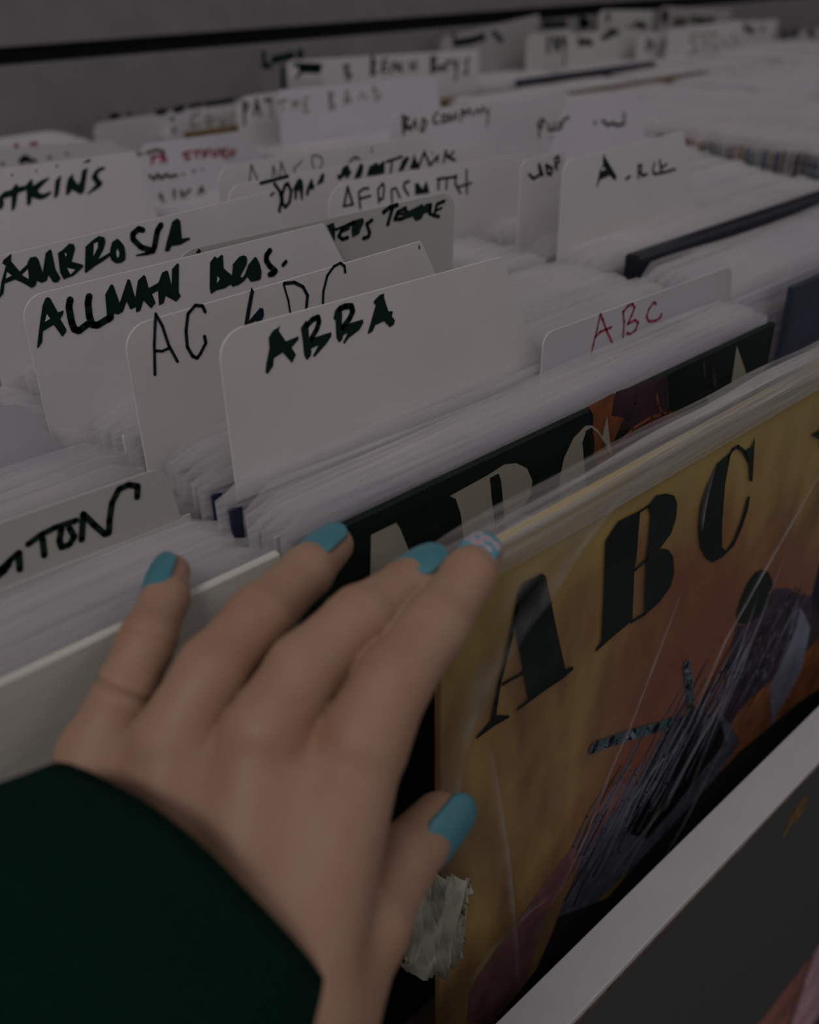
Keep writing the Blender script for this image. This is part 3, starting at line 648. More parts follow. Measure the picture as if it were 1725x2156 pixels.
# ------------------------------------------------------------------ the two lettered covers and the cream one
def art_material(name):
    m, nt, b = newmat(name); b.inputs['Roughness'].default_value = 0.45; b.inputs['Specular IOR Level'].default_value = 0.3
    tc = N(nt, 'ShaderNodeTexCoord')
    n1 = N(nt, 'ShaderNodeTexNoise'); n1.inputs['Scale'].default_value = 11; n1.inputs['Detail'].default_value = 6; n1.inputs['Distortion'].default_value = 0.4
    n2 = N(nt, 'ShaderNodeTexNoise'); n2.inputs['Scale'].default_value = 28; n2.inputs['Detail'].default_value = 8
    mp = N(nt, 'ShaderNodeMapping'); mp.inputs['Scale'].default_value = (1.6, 1, 0.6); mp.inputs['Rotation'].default_value = (0, 0.5, 0)
    nt.links.new(tc.outputs['Object'], n1.inputs['Vector']); nt.links.new(tc.outputs['Object'], mp.inputs[0]); nt.links.new(mp.outputs[0], n2.inputs['Vector'])
    r1 = ramp(nt, [(0.3, (0.18, 0.092, 0.042)), (0.43, (0.26, 0.15, 0.057)), (0.56, (0.35, 0.215, 0.072)), (0.72, (0.42, 0.27, 0.085))])
    nt.links.new(n2.outputs['Fac'], r1.inputs[0])
    sx = N(nt, 'ShaderNodeSeparateXYZ'); nt.links.new(tc.outputs['Object'], sx.inputs[0])
    # rust-red passage of the painting around the middle of the cover
    def lin(axis, a, off):
        q = N(nt, 'ShaderNodeMath', operation='MULTIPLY_ADD'); nt.links.new(sx.outputs[axis], q.inputs[0]); q.inputs[1].default_value = a; q.inputs[2].default_value = off; return q
    qx, qz = lin('X', 11.0, -0.35), lin('Z', 12.0, -1.75)
    q2 = N(nt, 'ShaderNodeVectorMath', operation='LENGTH'); cb = N(nt, 'ShaderNodeCombineXYZ')
    nt.links.new(qx.outputs[0], cb.inputs[0]); nt.links.new(qz.outputs[0], cb.inputs[2]); nt.links.new(cb.outputs[0], q2.inputs[0])
    ad = N(nt, 'ShaderNodeMath', operation='MULTIPLY_ADD'); nt.links.new(n1.outputs['Fac'], ad.inputs[0]); ad.inputs[1].default_value = 2.4; ad.inputs[2].default_value = -1.2
    sm = N(nt, 'ShaderNodeMath', operation='ADD'); nt.links.new(q2.outputs['Value'], sm.inputs[0]); nt.links.new(ad.outputs[0], sm.inputs[1])
    mr = N(nt, 'ShaderNodeMapRange', interpolation_type='SMOOTHSTEP'); mr.inputs['From Min'].default_value = 1.75; mr.inputs['From Max'].default_value = 0.6
    nt.links.new(sm.outputs[0], mr.inputs['Value'])
    mx = N(nt, 'ShaderNodeMix', data_type='RGBA'); nt.links.new(mr.outputs[0], mx.inputs[0]); nt.links.new(r1.outputs[0], mx.inputs[6]); mx.inputs[7].default_value = (0.225, 0.07, 0.033, 1)
    mz = N(nt, 'ShaderNodeMapRange', interpolation_type='SMOOTHSTEP'); mz.inputs['From Min'].default_value = 0.235; mz.inputs['From Max'].default_value = 0.33
    ay = N(nt, 'ShaderNodeMath', operation='MULTIPLY_ADD'); nt.links.new(n1.outputs['Fac'], ay.inputs[0]); ay.inputs[1].default_value = 0.12; nt.links.new(sx.outputs['Z'], ay.inputs[2]); sb = N(nt, 'ShaderNodeMath', operation='SUBTRACT'); nt.links.new(ay.outputs[0], sb.inputs[0]); sb.inputs[1].default_value = 0.06
    nt.links.new(sb.outputs[0], mz.inputs['Value'])
    my = N(nt, 'ShaderNodeMix', data_type='RGBA'); nt.links.new(mz.outputs[0], my.inputs[0]); nt.links.new(mx.outputs[2], my.inputs[6]); my.inputs[7].default_value = (0.46, 0.335, 0.10, 1); mx = my
    nt.links.new(mx.outputs[2], b.inputs['Base Color'])
    return m
M_ART = art_material('ochre_painting')
M_PB = plain('paint_black', (0.006, 0.013, 0.010), 0.6, 0.3, 60, spec=0.12)
M_PP = plain('paint_purple_black', (0.045, 0.03, 0.05), 0.5, 0.5, 120, spec=0.15)
M_PS = plain('paint_slate', (0.10, 0.10, 0.13), 0.5, 0.45, 70, spec=0.15)
M_PBL = plain('paint_pale_blue', (0.19, 0.20, 0.26), 0.5, 0.3, 50)
M_PT = plain('paint_teal', (0.03, 0.075, 0.085), 0.5, 0.6, 400)
M_PM = plain('paint_mauve', (0.24, 0.10, 0.10), 0.5, 0.35, 60)
M_PRU = plain('paint_rust', (0.27, 0.095, 0.035), 0.5, 0.4, 40)
M_CREAM = plain('print_cream', (0.40, 0.37, 0.29), 0.5, 0.06, 60)
M_NIGHT = plain('print_black', (0.005, 0.013, 0.009), 0.5, 0.2, 40, spec=0.1)
M_MAROON = plain('print_maroon', (0.11, 0.018, 0.015), 0.45, 0.4, 60)
M_ORANGE = plain('print_orange', (0.27, 0.085, 0.03), 0.45, 0.5, 50)
M_PLUM = plain('print_plum', (0.045, 0.02, 0.028), 0.45, 0.6, 40)

def big_record(x0, y, label, jm, lean=0.0):
    o = empty('vinyl_record', (x0 + JW / 2, y, 0.949 - JH)); tag(o, label, 'record')
    jme = box('jacket', -JW / 2, JW / 2, 0, 0.0034, 0, JH, 0.0006, 1)
    link('jacket', jme, o, jm)
    return o, (x0 + JW / 2, y, 0.949 - JH)

# ---- front: ochre cover
fo, forg = big_record(0.0, 0.0, 'ochre painted record cover with three large black stencil letters', M_ART)
p = Print(-0.0002)
mats = [M_PB, M_PP, M_PS, M_PBL, M_PT, M_PM, M_PRU]
p.crop(1000, 850, 725)
p.p([(1500, 930), (1560, 920), (1640, 960), (1690, 960), (1690, 1060), (1600, 1180), (1560, 1190), (1540, 1330), (1480, 1500), (1480, 1800), (1300, 2150), (900, 2300), (820, 2230), (1000, 1900), (1230, 1560), (1260, 1350), (1310, 1110), (1370, 1110), (1450, 1030)], 1)
p.p([(1440, 830), (1475, 845), (1495, 900), (1485, 980), (1440, 1050), (1370, 1105), (1315, 1100), (1310, 1050), (1330, 980), (1370, 890), (1405, 845)], 0, .00008)
p.p([(1610, 1000), (1650, 1050), (1680, 1120), (1640, 1330), (1580, 1440), (1510, 1560), (1490, 1620), (1480, 1420), (1540, 1260), (1560, 1190)], 3, .00008)
p.p([(1100, 1520), (1170, 1555), (1230, 1580), (1260, 1700), (1130, 1850), (980, 2050), (860, 2180), (760, 2150), (880, 1770), (960, 1620)], 0, .00006)
for k in range(70):                       # brush marks down the dark passage
    r_ = random.Random(k); a = r_.random()
    x, y = 1640 - 260 * a + r_.uniform(-110, 40), 960 + 420 * a + r_.uniform(-60, 60); L = r_.uniform(90, 230)
    p.s_([(x, y), (x - 0.36 * L + r_.uniform(-9, 9), y + 0.8 * L), (x - 0.75 * L, y + 1.5 * L)], r_.uniform(3, 11), r_.choice([1, 1, 1, 0, 0, 2, 3]), .0001 + k * 3e-6, w1=3)
for k in range(60):                       # small bright flecks
    r_ = random.Random(k + 300); a = r_.random()
    x, y = 1600 - 200 * a + r_.uniform(-110, 60), 930 + 480 * a + r_.uniform(-40, 60)
    p.s_([(x, y), (x - r_.uniform(2, 9), y + r_.uniform(6, 22))], r_.uniform(3, 6), r_.choice([3, 3, 5]), .00033 + k * 1e-6)
p.crop(0, 0, 1725)
p.p([(1510, 1560), (1570, 1480), (1640, 1420), (1690, 1380), (1740, 1330), (1800, 1420), (1600, 1640), (1470, 1730), (1520, 1620)], 6, .00005)
p.p([(1440, 1560), (1520, 1500), (1560, 1560), (1450, 1720), (1330, 1830), (1190, 1960), (1175, 1930), (1235, 1790), (1330, 1660)], 2, .00006)
for k in range(75):
    r_ = random.Random(k + 90); x = r_.uniform(1190, 1500); y = 1930 - (x - 1180) * 1.12 + r_.uniform(-130, 20); L = r_.uniform(80, 260)
    p.s_([(x, y), (x + 0.22 * L + r_.uniform(-6, 6), y - 0.42 * L), (x + 0.45 * L, y - 0.85 * L)], r_.uniform(1.5, 6), r_.choice([2, 2, 3, 3, 0, 1]), .00014 + k * 3e-6, w1=2)
p.p([(1160, 1900), (1240, 1790), (1330, 1660), (1300, 1640), (1230, 1750), (1140, 1870), (990, 2080), (985, 2150), (1040, 2150), (1110, 2060)], 5, .00005)
p.p([(1165, 1960), (1175, 1930), (1280, 1890), (1330, 1830), (1560, 1580), (1680, 1480), (1800, 1400), (1800, 1560), (1000, 2330), (960, 2330), (1050, 2140), (1130, 2040)], 0, .00012)  # black strip along the foot paints in the shade above the rail
p.s_([(1248, 1574), (1285, 1560), (1330, 1545), (1380, 1532), (1410, 1520)], 15, 4, .00045).s_([(1444, 1398), (1450, 1440), (1455, 1480), (1450, 1490)], 11, 4, .00045)
for k in range(26):
    r_ = random.Random(k + 600); t = r_.random()
    x, y = (1250 + 160 * t, 1573 - 53 * t) if k % 3 else (1445 + 8 * t, 1400 + 88 * t)
    p.s_([(x + r_.uniform(-5, 5), y + r_.uniform(-9, 9)), (x + r_.uniform(-5, 9), y + r_.uniform(-9, 9))], r_.uniform(2, 6), r_.choice([4, 0, 3]), .00046 + k * 1e-6)
p.build('cover_painting', fo, mats, forg)
p = Print(-0.00075).crop(1000, 850, 725)
p.p([(335, 850), (355, 862), (385, 1000), (410, 1130), (455, 1330), (490, 1316), (495, 1330), (440, 1378), (350, 1438), (210, 1540), (215, 1525), (270, 1480), (262, 1440), (228, 1250), (195, 1090), (215, 960), (240, 900)])
p.s_([(215, 1010), (180, 1180), (125, 1400), (108, 1500)], 17).s_([(140, 1405), (240, 1350)], 13).p([(100, 1480), (118, 1490), (108, 1560), (175, 1562), (170, 1574), (100, 1612), (10, 1680), (8, 1670), (80, 1590)])
p.p([(655, 690), (720, 590), (820, 540), (828, 548), (810, 780), (800, 830), (790, 1085), (700, 1160), (605, 1245), (610, 1225), (635, 1190), (645, 1000)])
p.p([(868, 515), (910, 460), (960, 450), (1000, 460), (1015, 500), (1010, 570), (985, 650), (930, 722), (860, 775), (870, 700), (880, 560)]).p([(860, 775), (930, 725), (970, 730), (995, 765), (1000, 850), (980, 920), (920, 1000), (850, 1060), (855, 900), (860, 800)])
p.s_([(820, 546), (872, 512)], 10).s_([(805, 832), (868, 775)], 12).s_([(785, 1092), (855, 1052)], 11)
p.p([(1280, 245), (1215, 300), (1160, 420), (1130, 520), (1120, 620), (1130, 720), (1160, 775), (1190, 795), (1240, 770), (1300, 710), (1340, 620), (1370, 530), (1380, 465), (1368, 465), (1338, 580), (1300, 680), (1260, 738), (1240, 720), (1240, 600), (1255, 400), (1278, 280)])
p.s_([(1275, 265), (1290, 232), (1318, 214), (1350, 240), (1372, 285)], 12).p([(1345, 240), (1388, 215), (1405, 160), (1392, 390), (1378, 385), (1372, 290)])
p.p([(1685, 155), (1730, 130), (1760, 60), (1775, 120), (1850, 120), (1790, 165), (1810, 240), (1755, 195), (1725, 225), (1735, 180)])
p.build('cover_lettering', fo, [M_PB], forg)
# loose clear sleeve over the ochre cover: front sheet, creased lip standing above the jacket, folds and glare painted as milky strips
def sheet(x0, x1, z0, z1, y, nx, nz, fy, fz=None):
    vs = []
    for k in range(nz + 1):
        for i in range(nx + 1):
            u, t = i / nx, k / nz
            x, z = x0 + (x1 - x0) * u, z0 + (z1 - z0) * t
            if fz: z += fz(u, t)
            vs.append((x, y + fy(u, t), z))
    fs = [(k * (nx + 1) + i, k * (nx + 1) + i + 1, (k + 1) * (nx + 1) + i + 1, (k + 1) * (nx + 1) + i) for k in range(nz) for i in range(nx)]
    return vs, fs
def off(vs, o): return [(a - o[0], b - o[1], c - o[2]) for a, b, c in vs]
slv = empty('outer_sleeve'); slv.parent = fo
def fy(u, t): return -0.0006 * math.sin(u * 17 + t * 9) - 0.0005 * math.sin(u * 41 - t * 23) - 0.0006 * (0.5 + 0.5 * math.sin(t * 31 + u * 13))
vs, fs = sheet(-0.004, 0.319, 0.636, 0.949, -0.0022, 60, 60, fy)
o = link('clear_sheet', mesh('clear_sheet', off(vs, forg), fs, True), slv, M_CLEAR)
def lipfz(u, t): return t * (0.0025 * math.sin(math.pi * u) - 0.003 * math.exp(-u * 14) + 0.0006 * math.sin(u * 23))
def lipfy(u, t): return -0.0004 - 0.0022 * math.sin(t * math.pi * 0.9) + 0.0009 * math.sin(t * 17 + u * 5) * t
vs, fs = sheet(-0.004, 0.319, 0.937, 0.9605, -0.0022, 70, 14, lipfy, lipfz)
vs2, fs2 = sheet(-0.004, 0.319, 0.945, 0.9595, 0.0042, 70, 8, lambda u, t: 0.0016 * math.sin(t * 2.6 + u * 3) * t, lipfz)
b = len(vs)
link('sleeve_lip', mesh('sleeve_lip', off(vs + vs2, forg), fs + [[b + i for i in f] for f in fs2], True), slv, M_LIP)
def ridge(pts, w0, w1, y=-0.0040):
    """a raised milky strip, for folds and for painted glare, along a line on the cover, thinning out at its edges"""
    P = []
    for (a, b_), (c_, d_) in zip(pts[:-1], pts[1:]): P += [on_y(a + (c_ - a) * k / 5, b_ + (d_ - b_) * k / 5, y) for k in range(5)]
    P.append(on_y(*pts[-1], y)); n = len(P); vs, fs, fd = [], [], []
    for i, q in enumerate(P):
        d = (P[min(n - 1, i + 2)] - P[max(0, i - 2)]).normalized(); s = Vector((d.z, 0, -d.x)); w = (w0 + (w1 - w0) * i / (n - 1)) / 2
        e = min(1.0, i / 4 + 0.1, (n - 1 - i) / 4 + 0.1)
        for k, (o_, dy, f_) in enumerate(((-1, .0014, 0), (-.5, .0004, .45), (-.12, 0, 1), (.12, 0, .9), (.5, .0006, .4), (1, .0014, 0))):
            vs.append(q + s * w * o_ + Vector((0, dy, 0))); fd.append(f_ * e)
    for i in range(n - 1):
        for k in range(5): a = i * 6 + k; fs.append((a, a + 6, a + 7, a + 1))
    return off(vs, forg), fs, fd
allv, allf, alld = [], [], []
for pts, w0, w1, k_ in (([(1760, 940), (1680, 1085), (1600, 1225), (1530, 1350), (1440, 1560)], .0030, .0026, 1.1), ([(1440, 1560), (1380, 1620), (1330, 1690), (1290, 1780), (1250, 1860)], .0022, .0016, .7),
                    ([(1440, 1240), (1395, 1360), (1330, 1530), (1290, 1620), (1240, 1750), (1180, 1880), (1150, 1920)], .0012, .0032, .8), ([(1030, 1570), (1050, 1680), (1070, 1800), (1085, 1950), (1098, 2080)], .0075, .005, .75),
                    ([(1600, 850), (1540, 870), (1420, 945), (1300, 1060), (1230, 1150), (1160, 1260), (1100, 1330)], .004, .012, .8), ([(1230, 1120), (1150, 1250), (1090, 1340), (1030, 1430), (985, 1540)], .012, .022, .8),  # broad milky bands painting in the glare over the first letter
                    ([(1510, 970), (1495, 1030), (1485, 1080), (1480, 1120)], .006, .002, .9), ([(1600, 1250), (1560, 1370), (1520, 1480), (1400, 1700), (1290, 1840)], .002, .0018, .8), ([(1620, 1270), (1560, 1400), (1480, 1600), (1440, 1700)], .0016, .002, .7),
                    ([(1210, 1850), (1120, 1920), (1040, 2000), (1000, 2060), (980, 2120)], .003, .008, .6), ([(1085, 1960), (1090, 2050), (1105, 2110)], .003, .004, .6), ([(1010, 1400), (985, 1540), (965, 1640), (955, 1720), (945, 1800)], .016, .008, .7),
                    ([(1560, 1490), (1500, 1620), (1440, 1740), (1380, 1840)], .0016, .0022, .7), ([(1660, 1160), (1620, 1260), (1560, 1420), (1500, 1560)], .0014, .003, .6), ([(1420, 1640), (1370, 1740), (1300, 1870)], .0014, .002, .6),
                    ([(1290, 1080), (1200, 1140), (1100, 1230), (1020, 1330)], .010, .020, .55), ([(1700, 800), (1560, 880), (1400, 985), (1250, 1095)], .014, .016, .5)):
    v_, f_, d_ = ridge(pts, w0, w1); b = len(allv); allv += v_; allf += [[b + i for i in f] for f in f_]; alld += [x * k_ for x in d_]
me = mesh('crease_glare', allv, allf, True); at_ = me.attributes.new('fade', 'FLOAT', 'POINT'); at_.data.foreach_set('value', np.array(alld, np.float32))
link('crease_glare', me, slv, M_CREASE_GLARE)  # real folds plus glare put in as milky white

# ---- second: black cover
bo, borg = big_record(-0.022, 0.044, 'black record cover with cream letters and a star, tucked behind the ochre cover', M_NIGHT)
p = Print(0.0438); mats = [M_CREAM, M_NIGHT, M_MAROON, M_ORANGE, M_PLUM, M_PP]
p.crop(862, 800, 863)
p.p([(870, 50), (1085, -20), (1090, 135), (1020, 150), (940, 200), (890, 210), (905, 160), (850, 150)], 4)
p.p([(755, 110), (865, 52), (850, 150), (905, 160), (860, 260), (815, 365), (790, 372), (770, 300), (775, 150)], 3, .00004)
p.p([(805, 385), (860, 290), (940, 205), (1020, 155), (1090, 137), (1160, 160), (1240, 240), (1200, 420), (900, 520)], 2, .00006)
p.s_([(805, 385), (860, 290), (940, 205), (1020, 155), (1090, 137), (1155, 155)], 9, 3, .0001)
p.s_([(1040, 60), (1050, 110), (1070, 150)], 8, 3, .0001).s_([(960, 30), (950, 100), (920, 170)], 10, 5, .0001).s_([(1085, -15), (1090, 130)], 8, 5, .0001)
p.p([(170, 488), (330, 400), (400, 355), (450, 350), (495, 372), (518, 425), (508, 490), (455, 565), (515, 568), (560, 620), (520, 720), (240, 740), (225, 640), (215, 560), (195, 500)], 0, .00012)
p.p([(338, 412), (375, 393), (386, 425), (400, 590), (360, 612), (345, 490)], 1, .00016).p([(360, 625), (395, 605), (412, 620), (410, 645), (368, 660)], 1, .00016)
p.p([(640, 560), (630, 430), (650, 330), (690, 245), (740, 193), (765, 190), (792, 207), (812, 240), (832, 150), (852, 325), (825, 270), (795, 225), (765, 200), (742, 215), (730, 260), (742, 430), (760, 560)], 0, .00012)
p.p([(728, 262), (745, 212), (768, 202), (780, 260), (775, 330), (800, 380), (742, 430)], 1, .00014)
p.crop(0, 0, 1725)
p.p([(781, 1126), (834, 1100), (842, 1112), (880, 1205), (905, 1270), (790, 1330), (777, 1330)], 0, .00012).p([(782, 1212), (796, 1240), (781, 1244)], 1, .00016)
p.crop(862, 400, 863)
p.p([(1378, 655), (1418, 772), (1512, 732), (1488, 768), (1400, 830), (1400, 930), (1330, 870), (1265, 900), (1250, 872), (1355, 812)], 0, .00012)
p.s_([(1280, 760), (1290, 830)], 16, 5, .0001).s_([(1240, 720), (1245, 800)], 10, 5, .0001)
p.build('cover_print', bo, mats, borg)
vs, fs = sleeve_mesh(77, 0.322, 0.321, 0.006)
o = link('outer_sleeve', mesh('outer_sleeve', [(a, b_ + 0.0017, c_) for a, b_, c_ in vs], fs, True), bo, plastic('thin_polythene', 0.0, 0.08, rough=0.15))

# ---- navy record at the front of the next section
no_, norg = big_record(0.352, 0.067, 'navy record in a clear sleeve, front of the section past the black lettered cover', plain('navy_cover', (0.018, 0.026, 0.05), 0.4, 0.5, 30))
link('outer_sleeve', mesh('outer_sleeve', [(a, b_ + 0.0017, c_) for a, b_, c_ in sleeve_mesh(79, 0.322, 0.321, 0.006)[0]], sleeve_mesh(79)[1], True), no_, bpy.data.materials['thin_polythene'])

# ---- cream record at the front of the section under the little finger
co_, corg = big_record(-0.343, 0.0455, 'cream blank record in a clear sleeve, front of the section under the little finger', plain('cream_cover', (0.72, 0.69, 0.61), 0.5, 0.05, 12))
vs, fs = sleeve_mesh(78, 0.322, 0.321, 0.007)
link('outer_sleeve', mesh('outer_sleeve', [(a, b_ + 0.0017, c_) for a, b_, c_ in vs], fs, True), co_, plastic('glossy_polythene', 0.12, 0.4, tint=(0.92, 0.9, 0.9), rough=0.3))

# ------------------------------------------------------------------ torn crumpled scrap of tape on the ochre cover's edge
def scrap():
    ol = [(868, 1838), (888, 1828), (905, 1836), (935, 1840), (985, 1845), (983, 1870), (966, 1905), (968, 1940), (965, 1990), (950, 2030), (925, 2048), (880, 2054), (850, 2040), (840, 1990), (850, 1930)]
    bm = bmesh.new(); P = [on_y(a, b_, -0.008) for a, b_ in ol]
    f = bm.faces.new([bm.verts.new(q) for q in P]); bmesh.ops.triangulate(bm, faces=[f])
    bmesh.ops.subdivide_edges(bm, edges=bm.edges[:], cuts=5, use_grid_fill=True); bmesh.ops.triangulate(bm, faces=bm.faces[:])
    r = random.Random(5)
    for v in bm.verts:
        x, z = v.co.x * 1000, v.co.z * 1000
        v.co.y += 0.0016 * math.sin(x * 1.1 + z * 0.5) + 0.0014 * math.sin(z * 0.8 - x * 0.4) + r.uniform(-.00025, .00025) - 0.0016
    c0 = sum((q for q in P), Vector()) / len(P)
    bmesh.ops.translate(bm, verts=bm.verts[:], vec=-c0)
    me = bpy.data.meshes.new('tape_scrap'); bm.to_mesh(me); bm.free()
    me.polygons.foreach_set('use_smooth', [True] * len(me.polygons))
    o = link('tape_scrap', me, None, plain('grubby_tape', (0.36, 0.35, 0.27), 0.5, 0.45, 70, bump=0.2)); o.location = c0
    md = o.modifiers.new('thick', 'SOLIDIFY'); md.thickness = 0.0006
    tag(o, 'torn crumpled scrap of grubby tape hanging on the ochre cover, below the thumb', 'tape')
scrap()

# ------------------------------------------------------------------ lower shelf with two records
low = empty('lower_shelf', (0.4, 0, 0.0)); tag(low, 'low black shelf under the dark grey panel, holding two records', 'shelf')
for nm, b in (('shelf_board', box('b', -1.2, 2.4, -0.045, 0.4, 0.03, 0.05, 0.001)), ('shelf_back', box('b', -1.2, 2.4, 0.12, 0.135, 0.05, 0.42)), ('plinth', box('b', -1.2, 2.4, -0.03, 0.38, 0.0, 0.03))):
    b.transform(Matrix.Translation((-0.4, 0, 0))); link(nm, b, low, M_BOARD)
xb = on_y(1686, 2090, -0.02).x
def low_record(x0, x1, col, label, seed):
    o = empty('vinyl_record', ((x0 + x1) / 2, -0.02, 0.05)); tag(o, label, 'record')
    j = box('jacket', -(x1 - x0) / 2, (x1 - x0) / 2, 0, 0.0034, 0, 0.315, 0.0006, 1)
    link('jacket', j, o, plain('low_cover_%d' % seed, col, 0.45, 0.45, 26))
    s = box('outer_sleeve', -(x1 - x0) / 2 - .002, (x1 - x0) / 2 + .002, -0.0006, 0.004, 0, 0.322, 0.0004, 1)
    link('outer_sleeve', s, o, bpy.data.materials['thin_polythene'])
low_record(xb - 0.322, xb - 0.006, (0.40, 0.14, 0.10), 'dark reddish-brown record on the lower shelf under the grey panel', 1)
low_record(xb + 0.014, xb + 0.330, (0.70, 0.42, 0.44), 'dusty pink record on the lower shelf, cut by the frame corner', 2)

# ------------------------------------------------------------------ the person: left hand and black sleeve
def cp(px, py, d): return np.array(ray(px, py)) * d
FING = {  # joints (pixel, pixel, depth) and radii: knuckle, middle joint, end joint, tip
    'little': [((205, 1590, .262), .0108), ((265, 1455, .264), .0084), ((310, 1348, .270), .0080), ((348, 1262, .284), .0068), ((362, 1205, .297), .0058)],
    'ring':   [((365, 1565, .255), .0118), ((450, 1410, .260), .0098), ((545, 1300, .270), .0092), ((645, 1205, .290), .0080), ((702, 1148, .305), .0066)],
    'middle': [((560, 1545, .250), .0122), ((640, 1410, .258), .0100), ((755, 1305, .268), .0094), ((860, 1235, .285), .0082), ((918, 1190, .298), .0068)],
    'index':  [((765, 1560, .252), .0128), ((830, 1430, .258), .0104), ((915, 1320, .270), .0096), ((985, 1215, .286), .0082), ((1016, 1164, .300), .0066)],
    'thumb':  [((640, 2200, .230), .0150), ((700, 2085, .240), .0130), ((772, 1955, .252), .0112), ((838, 1822, .272), .0102), ((925, 1728, .290), .0088)],
}
PALM = [((750, 1600, .2515), .0122, (600, 2120, .232), .0160), ((552, 1590, .250), .0122, (490, 2060, .232), .0165), ((365, 1600, .2545), .0118, (390, 2010, .236), .0160),
        ((205, 1590, .262), .0112, (290, 1960, .242), .0150), ((600, 2120, .232), .0170, (290, 1960, .242), .0170), ((668, 1760, .252), .0120, (600, 2100, .236), .0150),
        ((450, 2040, .235), .0230, (60, 2520, .185), .0250), ((600, 2150, .232), .0170, (300, 2480, .19), .0220), ((640, 2190, .232), .0150, (560, 2420, .205), .0180)]
pts = [q[0] for f in FING.values() for q in f] + [(0, 2300, .2)]
cm = np.array([cp(*q) for q in pts]); lo, hi = cm.min(0) - 0.022, cm.max(0) + 0.022
VX = 0.0009
dims = np.ceil((hi - lo) / VX).astype(int)
gx, gy, gz = [lo[i] + np.arange(dims[i], dtype=np.float32) * VX for i in range(3)]
X, Y, Z = np.meshgrid(gx.astype(np.float32), gy.astype(np.float32), gz.astype(np.float32), indexing='ij')
def cone(a, ra, b, rb):
    d = (b - a).astype(np.float32); L2 = float(d @ d)
    t = ((X - a[0]) * d[0] + (Y - a[1]) * d[1] + (Z - a[2]) * d[2]) / L2
    np.clip(t, 0, 1, out=t)
    return np.sqrt((X - a[0] - t * d[0]) ** 2 + (Y - a[1] - t * d[1]) ** 2 + (Z - a[2] - t * d[2]) ** 2) - (ra + (rb - ra) * t)
def smin(a, b, k):
    h = np.clip(0.5 + 0.5 * (b - a) / k, 0, 1); return b + (a - b) * h - k * h * (1 - h)
palm = None
for a, ra, b, rb in PALM:
    d = cone(cp(*a), ra, cp(*b), rb); palm = d if palm is None else smin(palm, d, 0.010)
fingers = None
for nm, js in FING.items():
    f = None
    for (a, ra), (b, rb) in zip(js[:-1], js[1:]):
        d = cone(cp(*a), ra, cp(*b), rb); f = d if f is None else smin(f, d, 0.003)
    if nm == 'thumb': palm = smin(palm, f, 0.0035)
    else: fingers = f if fingers is None else smin(fingers, f, 0.0005)
sdf = smin(palm, fingers, 0.0022)
def groove(a, b, t, depth, w, reach=0.014):
    """a skin wrinkle running round a finger between two of its joints"""
    global sdf
    A, B = cp(*a), cp(*b); ax = (B - A) / np.linalg.norm(B - A); c_ = A + (B - A) * t
    dp = (X - c_[0]) * ax[0] + (Y - c_[1]) * ax[1] + (Z - c_[2]) * ax[2]
    rr = np.sqrt((X - c_[0]) ** 2 + (Y - c_[1]) ** 2 + (Z - c_[2]) ** 2)
    sdf = sdf + (depth * np.exp(-(dp / w) ** 2) * np.clip((reach - rr) / 0.003, 0, 1)).astype(np.float32)
L_ = FING['little']; groove(L_[0][0], L_[1][0], 1.02, 0.0015, 0.0011, 0.0115)
for nm in ('ring', 'middle', 'index', 'little'):
    J = FING[nm]
    for t, dpt in ((0.95, 0.00035), (1.03, 0.00045)): groove(J[1][0], J[2][0], t, dpt, 0.0007, 0.0125)
    groove(J[2][0], J[3][0], 0.98, 0.0003, 0.0006, 0.011)
import openvdb
grid = openvdb.FloatGrid(background=0.02 / VX)
grid.copyFromArray((sdf / VX).astype(np.float32))
hv, hq = grid.convertToQuads(0.0)
hv = hv * VX + lo
R3 = np.stack([U, D_, -V])
hw = hv @ R3.T + np.array([-OX, -OY, OZ])
PO = np.array(at(480, 1900, .24))
hand_me = mesh('left_hand', hw - PO, [tuple(int(i) for i in q) for q in hq], True)
bm = bmesh.new(); bm.from_mesh(hand_me); bmesh.ops.recalc_face_normals(bm, faces=bm.faces[:]); bm.to_mesh(hand_me); bm.free()

def skin():
    m, nt, b = newmat('skin')
    tc = N(nt, 'ShaderNodeTexCoord'); n1 = N(nt, 'ShaderNodeTexNoise'); n1.inputs['Scale'].default_value = 45; n1.inputs['Detail'].default_value = 4
    n2 = N(nt, 'ShaderNodeTexNoise'); n2.inputs['Scale'].default_value = 900; n2.inputs['Detail'].default_value = 3
    nt.links.new(tc.outputs['Object'], n1.inputs['Vector']); nt.links.new(tc.outputs['Object'], n2.inputs['Vector'])
    r = ramp(nt, [(0.3, (0.32, 0.175, 0.11)), (0.55, (0.355, 0.218, 0.145)), (0.75, (0.345, 0.188, 0.125))])
    nt.links.new(n1.outputs['Fac'], r.inputs[0]); nt.links.new(r.outputs[0], b.inputs['Base Color'])
    b.inputs['Roughness'].default_value = 0.55; b.inputs['Specular IOR Level'].default_value = 0.3
    b.inputs['Subsurface Weight'].default_value = 0.35; b.inputs['Subsurface Radius'].default_value = (1.0, 0.35, 0.18); b.inputs['Subsurface Scale'].default_value = 0.004
    bp = N(nt, 'ShaderNodeBump'); bp.inputs['Strength'].default_value = 0.15; bp.inputs['Distance'].default_value = 0.0004
    nt.links.new(n2.outputs['Fac'], bp.inputs['Height']); nt.links.new(bp.outputs[0], b.inputs['Normal'])
    return m
person = empty('person', Vector(PO)); tag(person, "person's left hand with teal nails and a black cuff, flicking through the records", 'person')
hand = link('left_hand', hand_me, person, skin())

